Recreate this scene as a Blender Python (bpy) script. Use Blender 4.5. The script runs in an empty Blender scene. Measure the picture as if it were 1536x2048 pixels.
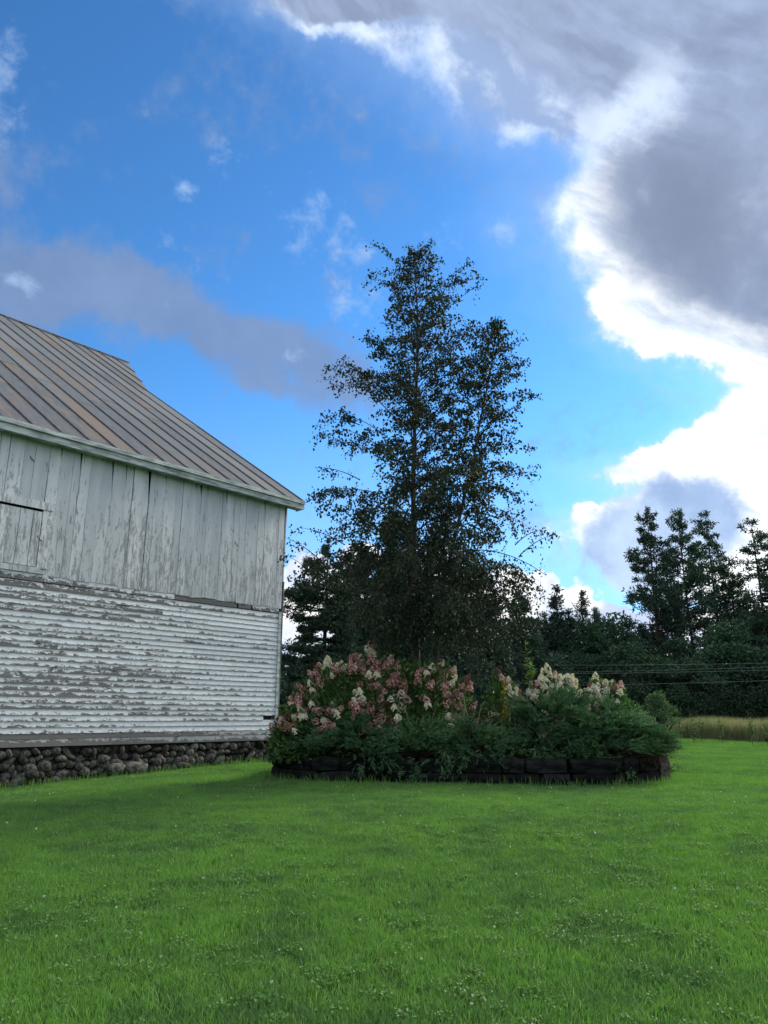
import bpy, math, random
import numpy as np
from mathutils import Vector, Matrix, noise as mnoise
R = math.radians
scene = bpy.context.scene
COL = scene.collection
rng = np.random.default_rng(7)
random.seed(7)

# ------------------------------------------------------------------ camera, light, exposure
PITCH, FPX, EYE = R(15.5), 1479.0, 1.1
cam_d = bpy.data.cameras.new('camera'); cam = bpy.data.objects.new('camera', cam_d); COL.objects.link(cam)
cam.location = (0, 0, EYE); cam.rotation_euler = (R(90) + PITCH, 0, 0)
cam_d.sensor_fit = 'VERTICAL'; cam_d.sensor_height = 36; cam_d.lens = 26.0
cam_d.clip_end = 5000; cam_d.clip_start = 0.05
scene.camera = cam
SUN_AZ, SUN_EL = 47, 30
sd = bpy.data.lights.new('sun', 'SUN'); sd.energy = 3.3; sd.angle = R(22); sd.color = (1.0, 0.93, 0.80)
sun = bpy.data.objects.new('sun', sd); COL.objects.link(sun)
sv = Vector((math.sin(R(SUN_AZ)) * math.cos(R(SUN_EL)), math.cos(R(SUN_AZ)) * math.cos(R(SUN_EL)), math.sin(R(SUN_EL))))
sun.rotation_euler = sv.to_track_quat('Z', 'Y').to_euler()
vs = scene.view_settings
vs.view_transform = 'Standard'; vs.look = 'None'; vs.exposure = 0.5; vs.gamma = 1.0; vs.use_curve_mapping = False
scene.render.engine = 'CYCLES'
cy = scene.cycles
cy.max_bounces = 6; cy.diffuse_bounces = 3; cy.transmission_bounces = 4; cy.transparent_max_bounces = 4; cy.glossy_bounces = 2

def ray(x, y):                       # direction seen at a spot of the 1536 x 2048 photograph
    a, b = (x - 768) / FPX, (1024 - y) / FPX
    return np.array([a, math.cos(PITCH) - b * math.sin(PITCH), math.sin(PITCH) + b * math.cos(PITCH)])
def at(x, y, Y):                     # the point at distance Y seen there
    r = ray(x, y); return np.array([0, 0, EYE]) + r * (Y / r[1])
def azel(x, y):
    r = ray(x, y); r = r / np.linalg.norm(r)
    return math.degrees(math.atan2(r[0], r[1])), math.degrees(math.asin(r[2]))

# ------------------------------------------------------------------ node helpers
class NT:
    def __init__(s, tree): s.t = tree; s.n = tree.nodes; s.l = tree.links
    def new(s, typ, **kw):
        n = s.n.new(typ)
        for k, v in kw.items(): setattr(n, k, v)
        return n
    def put(s, sock, v):
        if v is None: return
        if isinstance(v, bpy.types.NodeSocket): s.l.new(v, sock)
        else: sock.default_value = v
    def m(s, op, a, b=None, c=None, clamp=False):
        n = s.new('ShaderNodeMath', operation=op, use_clamp=clamp)
        for i, v in enumerate((a, b, c)):
            if v is not None: s.put(n.inputs[i], v)
        return n.outputs[0]
    def vm(s, op, a, b=None, scale=None):
        n = s.new('ShaderNodeVectorMath', operation=op)
        s.put(n.inputs[0], a)
        if b is not None: s.put(n.inputs[1], b)
        if scale is not None: s.put(n.inputs['Scale'], scale)
        return n.outputs['Value'] if op in ('LENGTH', 'DOT_PRODUCT') else n.outputs[0]
    def noise(s, vec, scale, detail=4, rough=0.5, dist=0.0, col=False):
        n = s.new('ShaderNodeTexNoise'); s.put(n.inputs['Vector'], vec)
        n.inputs['Scale'].default_value = scale; n.inputs['Detail'].default_value = detail
        n.inputs['Roughness'].default_value = rough; n.inputs['Distortion'].default_value = dist
        return n.outputs['Color' if col else 'Fac']
    def ramp(s, v, lo, hi, a=0.0, b=1.0, smooth=True):
        n = s.new('ShaderNodeMapRange', interpolation_type='SMOOTHSTEP' if smooth else 'LINEAR')
        s.put(n.inputs[0], v); s.put(n.inputs[1], lo); s.put(n.inputs[2], hi); s.put(n.inputs[3], a); s.put(n.inputs[4], b)
        return n.outputs[0]
    def mix(s, f, a, b, mode='MIX'):
        n = s.new('ShaderNodeMix', data_type='RGBA', blend_type=mode)
        s.put(n.inputs[0], f)
        for i, v in ((6, a), (7, b)):
            if isinstance(v, tuple) and len(v) == 3: v = v + (1,)
            s.put(n.inputs[i], v)
        return n.outputs[2]
    def scalev(s, v, sc):
        n = s.new('ShaderNodeMapping'); s.put(n.inputs[0], v); n.inputs['Scale'].default_value = sc; return n.outputs[0]
    def comb(s, x, y, z):
        n = s.new('ShaderNodeCombineXYZ')
        for i, v in enumerate((x, y, z)): s.put(n.inputs[i], v)
        return n.outputs[0]
    def sep(s, v):
        n = s.new('ShaderNodeSeparateXYZ'); s.put(n.inputs[0], v); return n.outputs

# ------------------------------------------------------------------ sky
world = bpy.data.worlds.new('World'); scene.world = world; world.use_nodes = True
w = NT(world.node_tree); w.n.clear()
tc = w.new('ShaderNodeTexCoord').outputs['Generated']
sky = w.new('ShaderNodeTexSky', sky_type='NISHITA'); sky.sun_disc = False
sky.sun_elevation = R(SUN_EL); sky.sun_rotation = R(SUN_AZ); sky.altitude = 200; sky.air_density = 1.0; sky.dust_density = 0.2; sky.ozone_density = 2.0
x, y, z = w.sep(tc)
AZ = w.m('MULTIPLY', w.m('ARCTAN2', x, y), 180 / math.pi)
EL = w.m('MULTIPLY', w.m('ARCSINE', z), 180 / math.pi)
blue = w.mix(1.0, sky.outputs[0], (0.085, 0.120, 0.170), 'MULTIPLY')
gm = w.new('ShaderNodeGamma'); w.put(gm.inputs[0], blue); gm.inputs[1].default_value = 1.22
blue = w.mix(1.0, gm.outputs[0], (1.0, 1.23, 1.0), 'MULTIPLY')
blue = w.mix(w.m('MULTIPLY', w.ramp(EL, 26, 0), 0.75), blue, (0.30, 0.44, 0.68))
# clouds: coordinates are azimuth and elevation in degrees, edges broken by noise on the direction
d1 = w.noise(tc, 7.0, 5, 0.58, col=True); d2 = w.noise(tc, 30.0, 4, 0.6, col=True)
D1 = w.sep(d1); D2 = w.sep(d2)
def dist(k1, k2, i):
    return w.m('ADD', w.m('MULTIPLY', w.m('SUBTRACT', D1[i], 0.5), k1), w.m('MULTIPLY', w.m('SUBTRACT', D2[i], 0.5), k2))
AZd = w.m('ADD', AZ, dist(9, 2.2, 0)); ELd = w.m('ADD', EL, dist(6, 1.6, 1))
fb = w.noise(tc, 11.0, 7, 0.58, 0.1)
fine = w.noise(tc, 38.0, 6, 0.62, 0.15)
PD = w.comb(AZd, ELd, 0.0)
def curve(pts, elsock, px2=True):
    n = w.new('ShaderNodeFloatCurve')
    ps = sorted([(azel(a, b)[1], azel(a, b)[0]) for a, b in pts])
    c = n.mapping.curves[0]
    P = [(e / 60.0, (a + 60) / 120.0) for e, a in ps]
    P = [(0.0, P[0][1])] + [q for q in P if 0.002 < q[0] < 0.99] + [(1.0, P[-1][1])]
    c.points[0].location = P[0]; c.points[1].location = P[-1]
    for q in P[1:-1]: c.points.new(*q)
    for p in c.points: p.handle_type = 'AUTO'
    n.mapping.update()
    w.put(n.inputs['Value'], w.m('DIVIDE', elsock, 60.0))
    return w.m('SUBTRACT', w.m('MULTIPLY', n.outputs[0], 120.0), 60.0)
def blob(cx, cy, rx, ry, rot=0, vec=None, lo=1.0, hi=0.0):
    a0, e0 = azel(cx, cy)
    k = 0.0365
    n = w.new('ShaderNodeMapping', vector_type='TEXTURE'); w.put(n.inputs[0], vec if vec is not None else PD)
    n.inputs['Location'].default_value = (a0, e0, 0); n.inputs['Rotation'].default_value = (0, 0, R(rot)); n.inputs['Scale'].default_value = (rx * k, ry * k, 1)
    return w.ramp(w.vm('LENGTH', n.outputs[0]), hi, lo, 1.0, 0.0)
def total(items):
    s = None
    for v in items: s = v if s is None else w.m('ADD', s, v)
    return s
def over(base, alpha, colr): return w.mix(alpha, base, colr)
detail = w.m('MULTIPLY', w.m('SUBTRACT', fb, 0.5), 1.0)
# a) thin wisps and the grey violet band over the left part
band = total([w.m('MULTIPLY', blob(*b), wt) for b, wt in (
    ((40, 530, 230, 95, -4), 1.2), ((230, 590, 290, 115, -12), 1.3), ((420, 655, 280, 110, -18), 1.1), ((600, 720, 260, 115, -12), 1.05), ((730, 780, 220, 80, -8), 0.8), ((60, 610, 200, 80, -14), 0.9), ((30, 400, 130, 70, -30), 0.35), ((520, 780, 200, 60, -12), 0.6))])
band_a = w.ramp(w.m('ADD', band, w.m('ADD', w.m('MULTIPLY', detail, 2.4), w.m('MULTIPLY', w.m('SUBTRACT', fine, 0.5), 1.2))), 0.0, 1.15)
wisp = total([w.m('MULTIPLY', blob(*b), wt) for b, wt in (
    ((5, 190, 120, 150, 30), 0.85), ((40, 80, 120, 60, 0), 0.25), ((370, 385, 60, 50, 0), 0.8), ((465, 312, 100, 60, 0), 0.5), ((600, 470, 130, 80, -20), 0.55), ((640, 410, 100, 75, 10), 0.6), ((700, 505, 100, 100, 20), 0.7), ((715, 605, 130, 70, 12), 0.85), ((880, 470, 90, 50, 0), 0.5), ((330, 500, 140, 60, -10), 0.3), ((30, 552, 80, 36, 0), 0.9), ((570, 733, 60, 32, 0), 0.7), ((1290, 770, 150, 70, -25), 0.5), ((1000, 470, 100, 60, -30), 0.6))])
wisp_a = w.ramp(w.m('ADD', wisp, w.m('MULTIPLY', w.m('SUBTRACT', fine, 0.5), 2.3)), 0.27, 1.5, 0, 0.75)
colr = over(blue, w.m('MULTIPLY', band_a, 0.80), w.mix(fb, (0.115, 0.165, 0.29), (0.215, 0.295, 0.46)))
colr = over(colr, wisp_a, (0.33, 0.46, 0.68))
# b) the big cloud on the right: its edge is one line from the top of the sky to the trees
edge = curve([(330, -160), (400, -60), (500, 0), (620, 50), (760, 105), (850, 170), (960, 235), (1060, 275), (1115, 300), (1125, 330), (1100, 370), (1075, 420), (1072, 450), (1095, 500),
              (1130, 550), (1155, 610), (1190, 650), (1260, 705), (1350, 745), (1410, 785), (1425, 815), (1380, 850), (1290, 885), (1215, 915), (1190, 945),
              (1225, 975), (1240, 1000), (1190, 1020), (1110, 1045), (1100, 1070), (1120, 1100), (1135, 1135), (1190, 1160), (1250, 1190), (1400, 1215), (1560, 1240), (1700, 1300)], ELd)
sdist = w.m('SUBTRACT', AZd, edge)
soft = w.ramp(EL, 26, 46, 1.0, 3.4)
sd2 = w.m('DIVIDE', w.m('ADD', sdist, w.m('MULTIPLY', w.m('SUBTRACT', fine, 0.5), 3.6)), soft)
big_a = w.ramp(sd2, -0.5, 1.7)
front = w.m('MULTIPLY', w.ramp(AZ, 60, 100, 1, 0), w.ramp(AZ, -100, -60, 0, 1))
big_a = w.m('MULTIPLY', big_a, front)
halo = w.m('MULTIPLY', w.m('MULTIPLY', w.ramp(sd2, -4.5, 1.0), 0.14), front)
PS = w.comb(w.m('ADD', AZ, dist(5, 1.4, 0)), w.m('ADD', EL, dist(4, 1.2, 1)), 0.0)
core = curve([(300, -160), (520, 0), (830, 60), (980, 120), (1110, 190), (1150, 250), (1175, 300), (1165, 350), (1150, 420), (1160, 490), (1190, 550), (1245, 605),
              (1340, 650), (1430, 685), (1540, 730), (1800, 765), (1900, 1300)], w.sep(PS)[1])
cd = w.m('SUBTRACT', w.sep(PS)[0], core)
core_a = w.ramp(w.m('ADD', cd, w.m('MULTIPLY', w.m('SUBTRACT', fb, 0.5), 5.0)), -2.4, 5.4)
core_a = w.m('MULTIPLY', core_a, w.ramp(w.m('ADD', total([blob(1310, 185, 170, 110, 35, PS), w.m('MULTIPLY', blob(1220, 255, 150, 90, 35, PS), 0.8)]), w.m('MULTIPLY', detail, 1.3)), 0.0, 1.15, 1.0, 0.12))
core_a = w.m('MULTIPLY', core_a, w.ramp(w.m('ADD', w.m('MULTIPLY', blob(740, 95, 170, 45, -24, PS), 0.9), w.m('MULTIPLY', detail, 1.2)), 0.1, 0.8, 1.0, 0.35))
sm = w.new('ShaderNodeMapping', vector_type='TEXTURE'); w.put(sm.inputs[0], w.comb(w.m('ADD', AZ, w.m('MULTIPLY', D1[0], 4.0)), w.m('ADD', EL, w.m('MULTIPLY', D1[1], 3.0)), 0.0)); sm.inputs['Rotation'].default_value = (0, 0, R(-28)); sm.inputs['Scale'].default_value = (9, 2.0, 1)
strk = w.noise(sm.outputs[0], 1.3, 5, 0.55, 0.0)
graytone = w.mix(w.ramp(fb, 0.3, 0.7), (0.20, 0.255, 0.38), (0.29, 0.365, 0.52))
deep = blob(1360, 440, 330, 260, -25, PS)
graytone = w.mix(w.m('MULTIPLY', w.ramp(strk, 0.38, 0.68), w.ramp(EL, 34, 42, 0, 0.55)), graytone, (0.33, 0.41, 0.60))
graytone = w.mix(w.m('MULTIPLY', deep, 0.8), graytone, (0.165, 0.205, 0.30))
bright = w.mix(w.ramp(w.m('ADD', sd2, w.m('MULTIPLY', detail, 2.0)), -0.3, 2.6), (0.46, 0.58, 0.76), w.mix(w.ramp(strk, 0.35, 0.6), (0.66, 0.74, 0.84), (1.15, 1.17, 1.16)))
streak = total([blob(760, 100, 190, 60, -24, PS), blob(880, 160, 130, 50, -35, PS), blob(1040, 255, 120, 40, -10, PS), blob(1300, 185, 200, 140, 35, PS), blob(1180, 290, 120, 70, 30, PS), blob(640, 60, 120, 40, -15, PS)])
hi_tone = w.mix(w.ramp(w.m('ADD', w.m('ADD', streak, w.m('MULTIPLY', w.m('SUBTRACT', strk, 0.42), 1.8)), w.m('MULTIPLY', w.m('SUBTRACT', fine, 0.5), 1.6)), 0.0, 1.1), (0.25, 0.345, 0.55), (0.58, 0.68, 0.84))
bright = w.mix(w.ramp(EL, 36.5, 41.5), bright, hi_tone)
bigc = w.mix(core_a, bright, graytone)
core2 = w.ramp(w.m('ADD', total([blob(1335, 1040, 190, 150, 0, PS), blob(1230, 1100, 170, 95, 20, PS), blob(1430, 1050, 110, 120, 0, PS), blob(1270, 1160, 160, 80, 0, PS)]), w.m('ADD', w.m('MULTIPLY', detail, 0.9), w.m('MULTIPLY', w.m('SUBTRACT', fine, 0.5), 0.6))), 0.05, 0.95)
bigc = w.mix(core2, bigc, w.mix(w.ramp(w.m('ADD', w.m('MULTIPLY', EL, 0.06), w.m('MULTIPLY', detail, 1.6)), 0.4, 1.25), (0.50, 0.63, 0.82), (0.25, 0.36, 0.58)))
colr = over(colr, halo, (0.62, 0.76, 1.0))
colr = over(colr, big_a, bigc)
# c) white cumulus low over the trees
cum = w.m('MULTIPLY', total([blob(*b) for b in ((600, 1135, 75, 60), (560, 1200, 150, 90), (720, 1120, 110, 50), (660, 1190, 200, 70), (860, 1130, 120, 60), (1000, 1190, 220, 60), (1140, 1215, 90, 40),
                                                (1060, 1230, 150, 50), (1220, 1240, 130, 35), (1400, 1250, 300, 50), (750, 1260, 700, 70), (1300, 1300, 500, 60), (560, 1300, 300, 70))]), 1.0)
cum_a = w.m('MULTIPLY', w.ramp(w.m('ADD', cum, w.m('MULTIPLY', w.m('SUBTRACT', fine, 0.5), 1.1)), 0.28, 0.55), 1.0)
colr = over(colr, w.m('MULTIPLY', cum_a, 0.95), w.mix(w.ramp(fb, 0.38, 0.62), (0.45, 0.53, 0.72), (0.92, 0.90, 0.88)))
# d) unseen broken cloud added outside the view, kept bright to light the barn wall
n3 = w.noise(tc, 2.6, 6, 0.55, 0.3)
side = w.m('SUBTRACT', 1.0, front)
zen = w.ramp(EL, 52, 66)
side = w.m('MAXIMUM', side, zen)
rest_a = w.m('MULTIPLY', w.ramp(n3, 0.38, 0.56), side)
colr = over(colr, w.m('MULTIPLY', rest_a, 0.95), w.mix(w.ramp(n3, 0.45, 0.7), (1.02, 1.0, 0.97), (0.62, 0.66, 0.78)))
bg = w.new('ShaderNodeBackground'); bg.inputs[1].default_value = 1.0; w.put(bg.inputs[0], colr)
out = w.new('ShaderNodeOutputWorld'); w.l.new(bg.outputs[0], out.inputs[0])
world.cycles.sampling_method = 'MANUAL'; world.cycles.sample_map_resolution = 512

# ------------------------------------------------------------------ mesh helpers
def tag(o, label=None, cat=None, group=None, kind=None):
    if label: o['label'] = label
    if cat: o['category'] = cat
    if group: o['group'] = group
    if kind: o['kind'] = kind
    return o
def link(name, me, parent=None, mat=None):
    o = bpy.data.objects.new(name, me); COL.objects.link(o)
    if parent: o.parent = parent
    if mat and not me.materials: me.materials.append(mat)
    return o
def empty(name, loc=(0, 0, 0)):
    o = bpy.data.objects.new(name, None); COL.objects.link(o); o.location = loc; o.empty_display_size = 0.3; return o
def mesh_np(name, V, F, attr=None, uv=None, mats=None, midx=None, smooth=False):
    """V (n,3); F list of (m,k) index arrays; attr: per-vertex value 'rnd'; uv per-vertex."""
    me = bpy.data.meshes.new(name)
    V = np.asarray(V, dtype=np.float32)
    if isinstance(F, np.ndarray): F = [F]
    me.vertices.add(len(V)); me.vertices.foreach_set('co', V.ravel())
    nl = sum(f.size for f in F); npoly = sum(len(f) for f in F)
    me.loops.add(nl); me.polygons.add(npoly)
    li = np.concatenate([f.ravel() for f in F]).astype(np.int32)
    me.loops.foreach_set('vertex_index', li)
    tot = np.concatenate([np.full(len(f), f.shape[1]) for f in F]).astype(np.int32)
    st = np.concatenate([[0], np.cumsum(tot)[:-1]]).astype(np.int32)
    me.polygons.foreach_set('loop_start', st)
    if midx is not None: me.polygons.foreach_set('material_index', np.asarray(midx, dtype=np.int32))
    me.polygons.foreach_set('use_smooth', np.full(npoly, bool(smooth)))
    if attr is not None:
        a = me.attributes.new('rnd', 'FLOAT', 'POINT'); a.data.foreach_set('value', np.asarray(attr, dtype=np.float32))
    if uv is not None:
        u = me.uv_layers.new(name='UVMap'); u.data.foreach_set('uv', np.asarray(uv, dtype=np.float32)[li].ravel())
    for m in mats or []: me.materials.append(m)
    me.update(calc_edges=True)
    return me
def join_np(parts):
    """parts: list of (V, [F...], attr, midx)"""
    Vs, At, q = [], [], {}
    off = 0
    for V, F, a, mi in parts:
        Vs.append(V); At.append(np.full(len(V), a) if np.isscalar(a) else a)
        for f in (F if isinstance(F, list) else [F]): q.setdefault((f.shape[1], mi), []).append(f + off)
        off += len(V)
    Fs, M = [], []
    for (k, mi), fl in q.items():
        f = np.concatenate(fl); Fs.append(f); M += [mi] * len(f)
    return np.concatenate(Vs), Fs, np.concatenate(At), M
BOXF = np.array([[0, 1, 3, 2], [4, 6, 7, 5], [0, 4, 5, 1], [2, 3, 7, 6], [0, 2, 6, 4], [1, 5, 7, 3]])
def unit(v): return v / (np.linalg.norm(v, axis=-1, keepdims=True) + 1e-9)
def tube(pts, rad, k=6):
    P = np.asarray(pts, float); n = len(P); r = np.asarray(rad, float) * np.ones(n)
    T = unit(np.gradient(P, axis=0)); ref = np.where(np.abs(T[:, 2:3]) > 0.9, np.array([[1.0, 0, 0]]), np.array([[0, 0, 1.0]]))
    A = unit(np.cross(T, ref)); B = np.cross(T, A)
    an = np.linspace(0, 2 * np.pi, k, endpoint=False)
    V = (P[:, None] + r[:, None, None] * (np.cos(an)[None, :, None] * A[:, None] + np.sin(an)[None, :, None] * B[:, None])).reshape(-1, 3)
    F = []
    for i in range(n - 1):
        for j in range(k):
            F.append([i * k + j, i * k + (j + 1) % k, (i + 1) * k + (j + 1) % k, (i + 1) * k + j])
    return V, np.array(F)
def rand_unit(n, r=rng):
    v = r.normal(size=(n, 3)); return unit(v)
def leaves_np(C, D, L, W, r=rng, fold=0.25, nrm=None):
    """diamond leaves: centre base C, direction D, length L, width W"""
    n = len(C); D = unit(D)
    N = rand_unit(n, r) if nrm is None else nrm + 0.35 * r.normal(size=(n, 3))
    S = unit(np.cross(D, N)); Nn = np.cross(S, D)
    L = np.broadcast_to(np.asarray(L, float), (n,))[:, None]; W = np.broadcast_to(np.asarray(W, float), (n,))[:, None]
    a = C; b = C + D * L * 0.45 + S * W * 0.5 + Nn * W * fold; c = C + D * L; d = C + D * L * 0.45 - S * W * 0.5 + Nn * W * fold
    V = np.stack([a, b, c, d], 1).reshape(-1, 3)
    i = np.arange(n)[:, None] * 4
    F = np.concatenate([i + np.array([[0, 1, 2]]), i + np.array([[0, 2, 3]])])
    at_ = np.repeat(r.random(n), 4)
    return V, F, at_

# ------------------------------------------------------------------ materials
def mat(name, build):
    m = bpy.data.materials.new(name); m.use_nodes = True
    t = NT(m.node_tree); t.n.clear()
    o = t.new('ShaderNodeOutputMaterial'); build(t, o); return m
def pbsdf(t, col, rough=0.7, spec=0.3, bump=None, bstr=0.3, bdist=0.01):
    p = t.new('ShaderNodeBsdfPrincipled'); t.put(p.inputs['Base Color'], col if not (isinstance(col, tuple) and len(col) == 3) else col + (1,))
    t.put(p.inputs['Roughness'], rough); p.inputs['Specular IOR Level'].default_value = spec
    if bump is not None:
        b = t.new('ShaderNodeBump'); b.inputs['Strength'].default_value = bstr; b.inputs['Distance'].default_value = bdist
        t.put(b.inputs['Height'], bump); t.l.new(b.outputs[0], p.inputs['Normal'])
    return p
def foliage(name, c1, c2, c3=None, trans=0.25, objvar=0.35, rough=0.6, spec=0.25, patch=0.0, patchcol=None):
    def b(t, o):
        a = t.new('ShaderNodeAttribute', attribute_name='rnd').outputs['Fac']
        c = t.mix(a, c1, c2)
        if c3: c = t.mix(t.ramp(a, 0.86, 0.9), c, c3)
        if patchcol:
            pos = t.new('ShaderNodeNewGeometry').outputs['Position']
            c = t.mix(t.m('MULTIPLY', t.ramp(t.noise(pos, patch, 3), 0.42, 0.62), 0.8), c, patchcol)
        oi = t.new('ShaderNodeObjectInfo').outputs['Random']
        c = t.mix(1.0, c, t.mix(oi, (1 - objvar,) * 3, (1 + objvar,) * 3), 'MULTIPLY')
        p = pbsdf(t, c, rough, spec)
        if trans > 0:
            tr = t.new('ShaderNodeBsdfTranslucent'); t.put(tr.inputs[0], t.mix(1.0, c, (1.3, 1.5, 0.7), 'MULTIPLY'))
            mx = t.new('ShaderNodeMixShader'); mx.inputs[0].default_value = trans
            t.l.new(p.outputs[0], mx.inputs[1]); t.l.new(tr.outputs[0], mx.inputs[2]); t.l.new(mx.outputs[0], o.inputs[0])
        else: t.l.new(p.outputs[0], o.inputs[0])
    return mat(name, b)
def simple(name, c1, c2, scale=8, rough=0.8, spec=0.2, stretch=(1, 1, 1), bstr=0.4, bdist=0.01, coord='Object', objvar=0.0, detail=6):
    def b(t, o):
        v = t.new('ShaderNodeTexCoord').outputs[coord]; v = t.scalev(v, stretch)
        n = t.noise(v, scale, detail, 0.6)
        c = t.mix(t.ramp(n, 0.3, 0.7), c1, c2)
        if objvar:
            oi = t.new('ShaderNodeObjectInfo').outputs['Random']
            c = t.mix(1.0, c, t.mix(oi, (1 - objvar,) * 3, (1 + objvar,) * 3), 'MULTIPLY')
        t.l.new(pbsdf(t, c, rough, spec, n, bstr, bdist).outputs[0], o.inputs[0])
    return mat(name, b)

# peeling white clapboard paint over grey brown wood; u along the wall in metres, v across the board
def build_clap(t, o, bare=False):
    uv = t.new('ShaderNodeUVMap').outputs[0]; u, v, _ = t.sep(uv)
    rnd = t.new('ShaderNodeObjectInfo').outputs['Random']; seed = t.m('MULTIPLY', rnd, 57.0)
    vec = t.comb(t.m('MULTIPLY', u, 1.0), t.m('MULTIPLY', v, 0.30), seed)
    n1 = t.noise(vec, 5.0, 6, 0.72, 0.5); n2 = t.noise(t.comb(u, t.m('MULTIPLY', v, 0.125), seed), 16.0, 4, 0.75, 0.8)
    left = t.ramp(u, -5.0, -1.0, 0.045, -0.075)            # the left part has lost more paint
    low = t.ramp(v, 0.10, 0.9, 0.10, -0.15, smooth=False)    # lower edges go first
    per = t.m('MULTIPLY', t.m('SUBTRACT', rnd, 0.5), 0.18)
    pz = t.new('ShaderNodeNewGeometry').outputs['Position']; zz = t.sep(pz)[2]
    worn = t.m('MULTIPLY', t.ramp(zz, 3.35, 3.75), 0.12)
    f = total_t(t, [n1, -0.095, t.m('MULTIPLY', t.m('SUBTRACT', n2, 0.5), 0.46), left, low, per, worn])
    peel = t.ramp(f, 0.51, 0.535)
    if bare: peel = t.ramp(f, 0.30, 0.36)
    g = t.noise(t.comb(t.m('MULTIPLY', u, 2.0), t.m('MULTIPLY', v, 6.0), seed), 6.0, 5, 0.7)
    wood = t.mix(t.ramp(g, 0.3, 0.7), (0.065, 0.062, 0.060), (0.25, 0.24, 0.235))
    paint = t.mix(t.ramp(t.noise(vec, 9, 4), 0.35, 0.7), (0.68, 0.73, 0.75), (0.84, 0.87, 0.88))
    half = t.ramp(f, 0.46, 0.52)                            # chalky, thin paint round the bare wood
    paint = t.mix(t.m('MULTIPLY', half, 0.45), paint, (0.36, 0.38, 0.39))
    c = t.mix(peel, paint, wood)
    if bare: c = t.mix(0.55, c, (0.165, 0.165, 0.155))
    c = t.mix(1.0, c, t.mix(t.m('FRACT', t.m('MULTIPLY', rnd, 5.7)), (0.80, 0.81, 0.82), (1.04, 1.04, 1.03)), 'MULTIPLY')
    c = t.mix(t.m('MULTIPLY', t.ramp(n2, 0.60, 0.75), 0.4), c, (0.22, 0.22, 0.21))
    h = t.m('ADD', t.m('MULTIPLY', peel, -1.0), t.m('MULTIPLY', g, 0.3))
    t.l.new(pbsdf(t, c, 0.75, 0.2, h, 0.9, 0.006).outputs[0], o.inputs[0])
def total_t(t, items):
    s = items[0]
    for v in items[1:]: s = t.m('ADD', s, v)
    return s
M_clap = mat('peeling_white_paint', lambda t, o: build_clap(t, o))
M_bare = mat('weathered_board', lambda t, o: build_clap(t, o, True))
def build_plank(t, o):
    uv = t.new('ShaderNodeUVMap').outputs[0]; u, v, _ = t.sep(uv)   # u across (m), v up (m)
    rnd = t.new('ShaderNodeObjectInfo').outputs['Random']; seed = t.m('MULTIPLY', rnd, 91.0)
    vec = t.comb(u, t.m('MULTIPLY', v, 0.17), seed)
    n1 = t.noise(vec, 13.0, 6, 0.72, 0.8); n2 = t.noise(t.comb(u, t.m('MULTIPLY', v, 0.5), seed), 30.0, 4, 0.7)
    up = t.ramp(v, 6.9, 4.2, -0.10, 0.03)                    # the eave keeps the top of the boards painted
    per = t.m('MULTIPLY', t.m('SUBTRACT', rnd, 0.5), 0.08)
    f = total_t(t, [n1, t.m('MULTIPLY', t.m('SUBTRACT', n2, 0.5), 0.34), up, per])
    peel = t.ramp(f, 0.50, 0.60)
    paint = t.mix(t.ramp(t.noise(vec, 3, 4), 0.35, 0.7), (0.55, 0.59, 0.61), (0.69, 0.73, 0.74))
    wood = t.mix(n2, (0.19, 0.195, 0.19), (0.40, 0.41, 0.41))
    c = t.mix(t.m('MULTIPLY', peel, 0.85), paint, wood)
    crack = t.ramp(t.noise(t.comb(u, t.m('MULTIPLY', v, 0.06), seed), 26.0, 3, 0.6), 0.66, 0.70)
    c = t.mix(t.m('MULTIPLY', crack, 0.7), c, (0.07, 0.075, 0.075))
    c = t.mix(1.0, c, t.mix(rnd, (0.86, 0.88, 0.88), (1.1, 1.09, 1.08)), 'MULTIPLY')
    h = t.m('SUBTRACT', t.m('MULTIPLY', n2, 0.4), t.m('ADD', t.m('MULTIPLY', peel, 0.5), crack))
    t.l.new(pbsdf(t, c, 0.75, 0.2, h, 0.6, 0.006).outputs[0], o.inputs[0])
M_plank = mat('old_pale_green_paint', build_plank)
def build_roof(t, o):
    uv = t.new('ShaderNodeUVMap').outputs[0]; u, v, _ = t.sep(uv)
    rnd = t.new('ShaderNodeObjectInfo').outputs['Random']; seed = t.m('MULTIPLY', rnd, 33.0)
    n1 = t.noise(t.comb(t.m('MULTIPLY', u, 0.8), t.m('MULTIPLY', v, 0.14), t.m('MULTIPLY', seed, 0.012)), 2.6, 6, 0.66, 0.5)
    n2 = t.noise(t.comb(u, t.m('MULTIPLY', v, 0.25), seed), 14, 5, 0.65)
    base = t.mix(t.ramp(t.m('FRACT', t.m('MULTIPLY', rnd, 7.31)), 0.1, 0.9), (0.075, 0.088, 0.100), (0.150, 0.168, 0.165))
    base = t.mix(t.m('MULTIPLY', t.ramp(n2, 0.35, 0.65), 0.65), base, (0.165, 0.16, 0.145))
    rust = t.ramp(t.m('ADD', n1, t.m('MULTIPLY', t.m('SUBTRACT', rnd, 0.5), 0.16)), 0.52, 0.64)
    eaver = t.ramp(v, 0.0, 2.6, 0.35, 0.0)
    rust = t.m('ADD', rust, t.m('MULTIPLY', eaver, n2), clamp=True)
    c = t.mix(t.m('MULTIPLY', rust, 0.72), base, t.mix(n2, (0.13, 0.088, 0.052), (0.25, 0.185, 0.115)))
    t.l.new(pbsdf(t, c, 0.55, 0.35, n2, 0.25, 0.01).outputs[0], o.inputs[0])
M_roof = mat('rusty_sheet_metal', build_roof)
M_seam = simple('roof_seam_metal', (0.045, 0.05, 0.055), (0.10, 0.095, 0.09), 5, 0.6)
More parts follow.
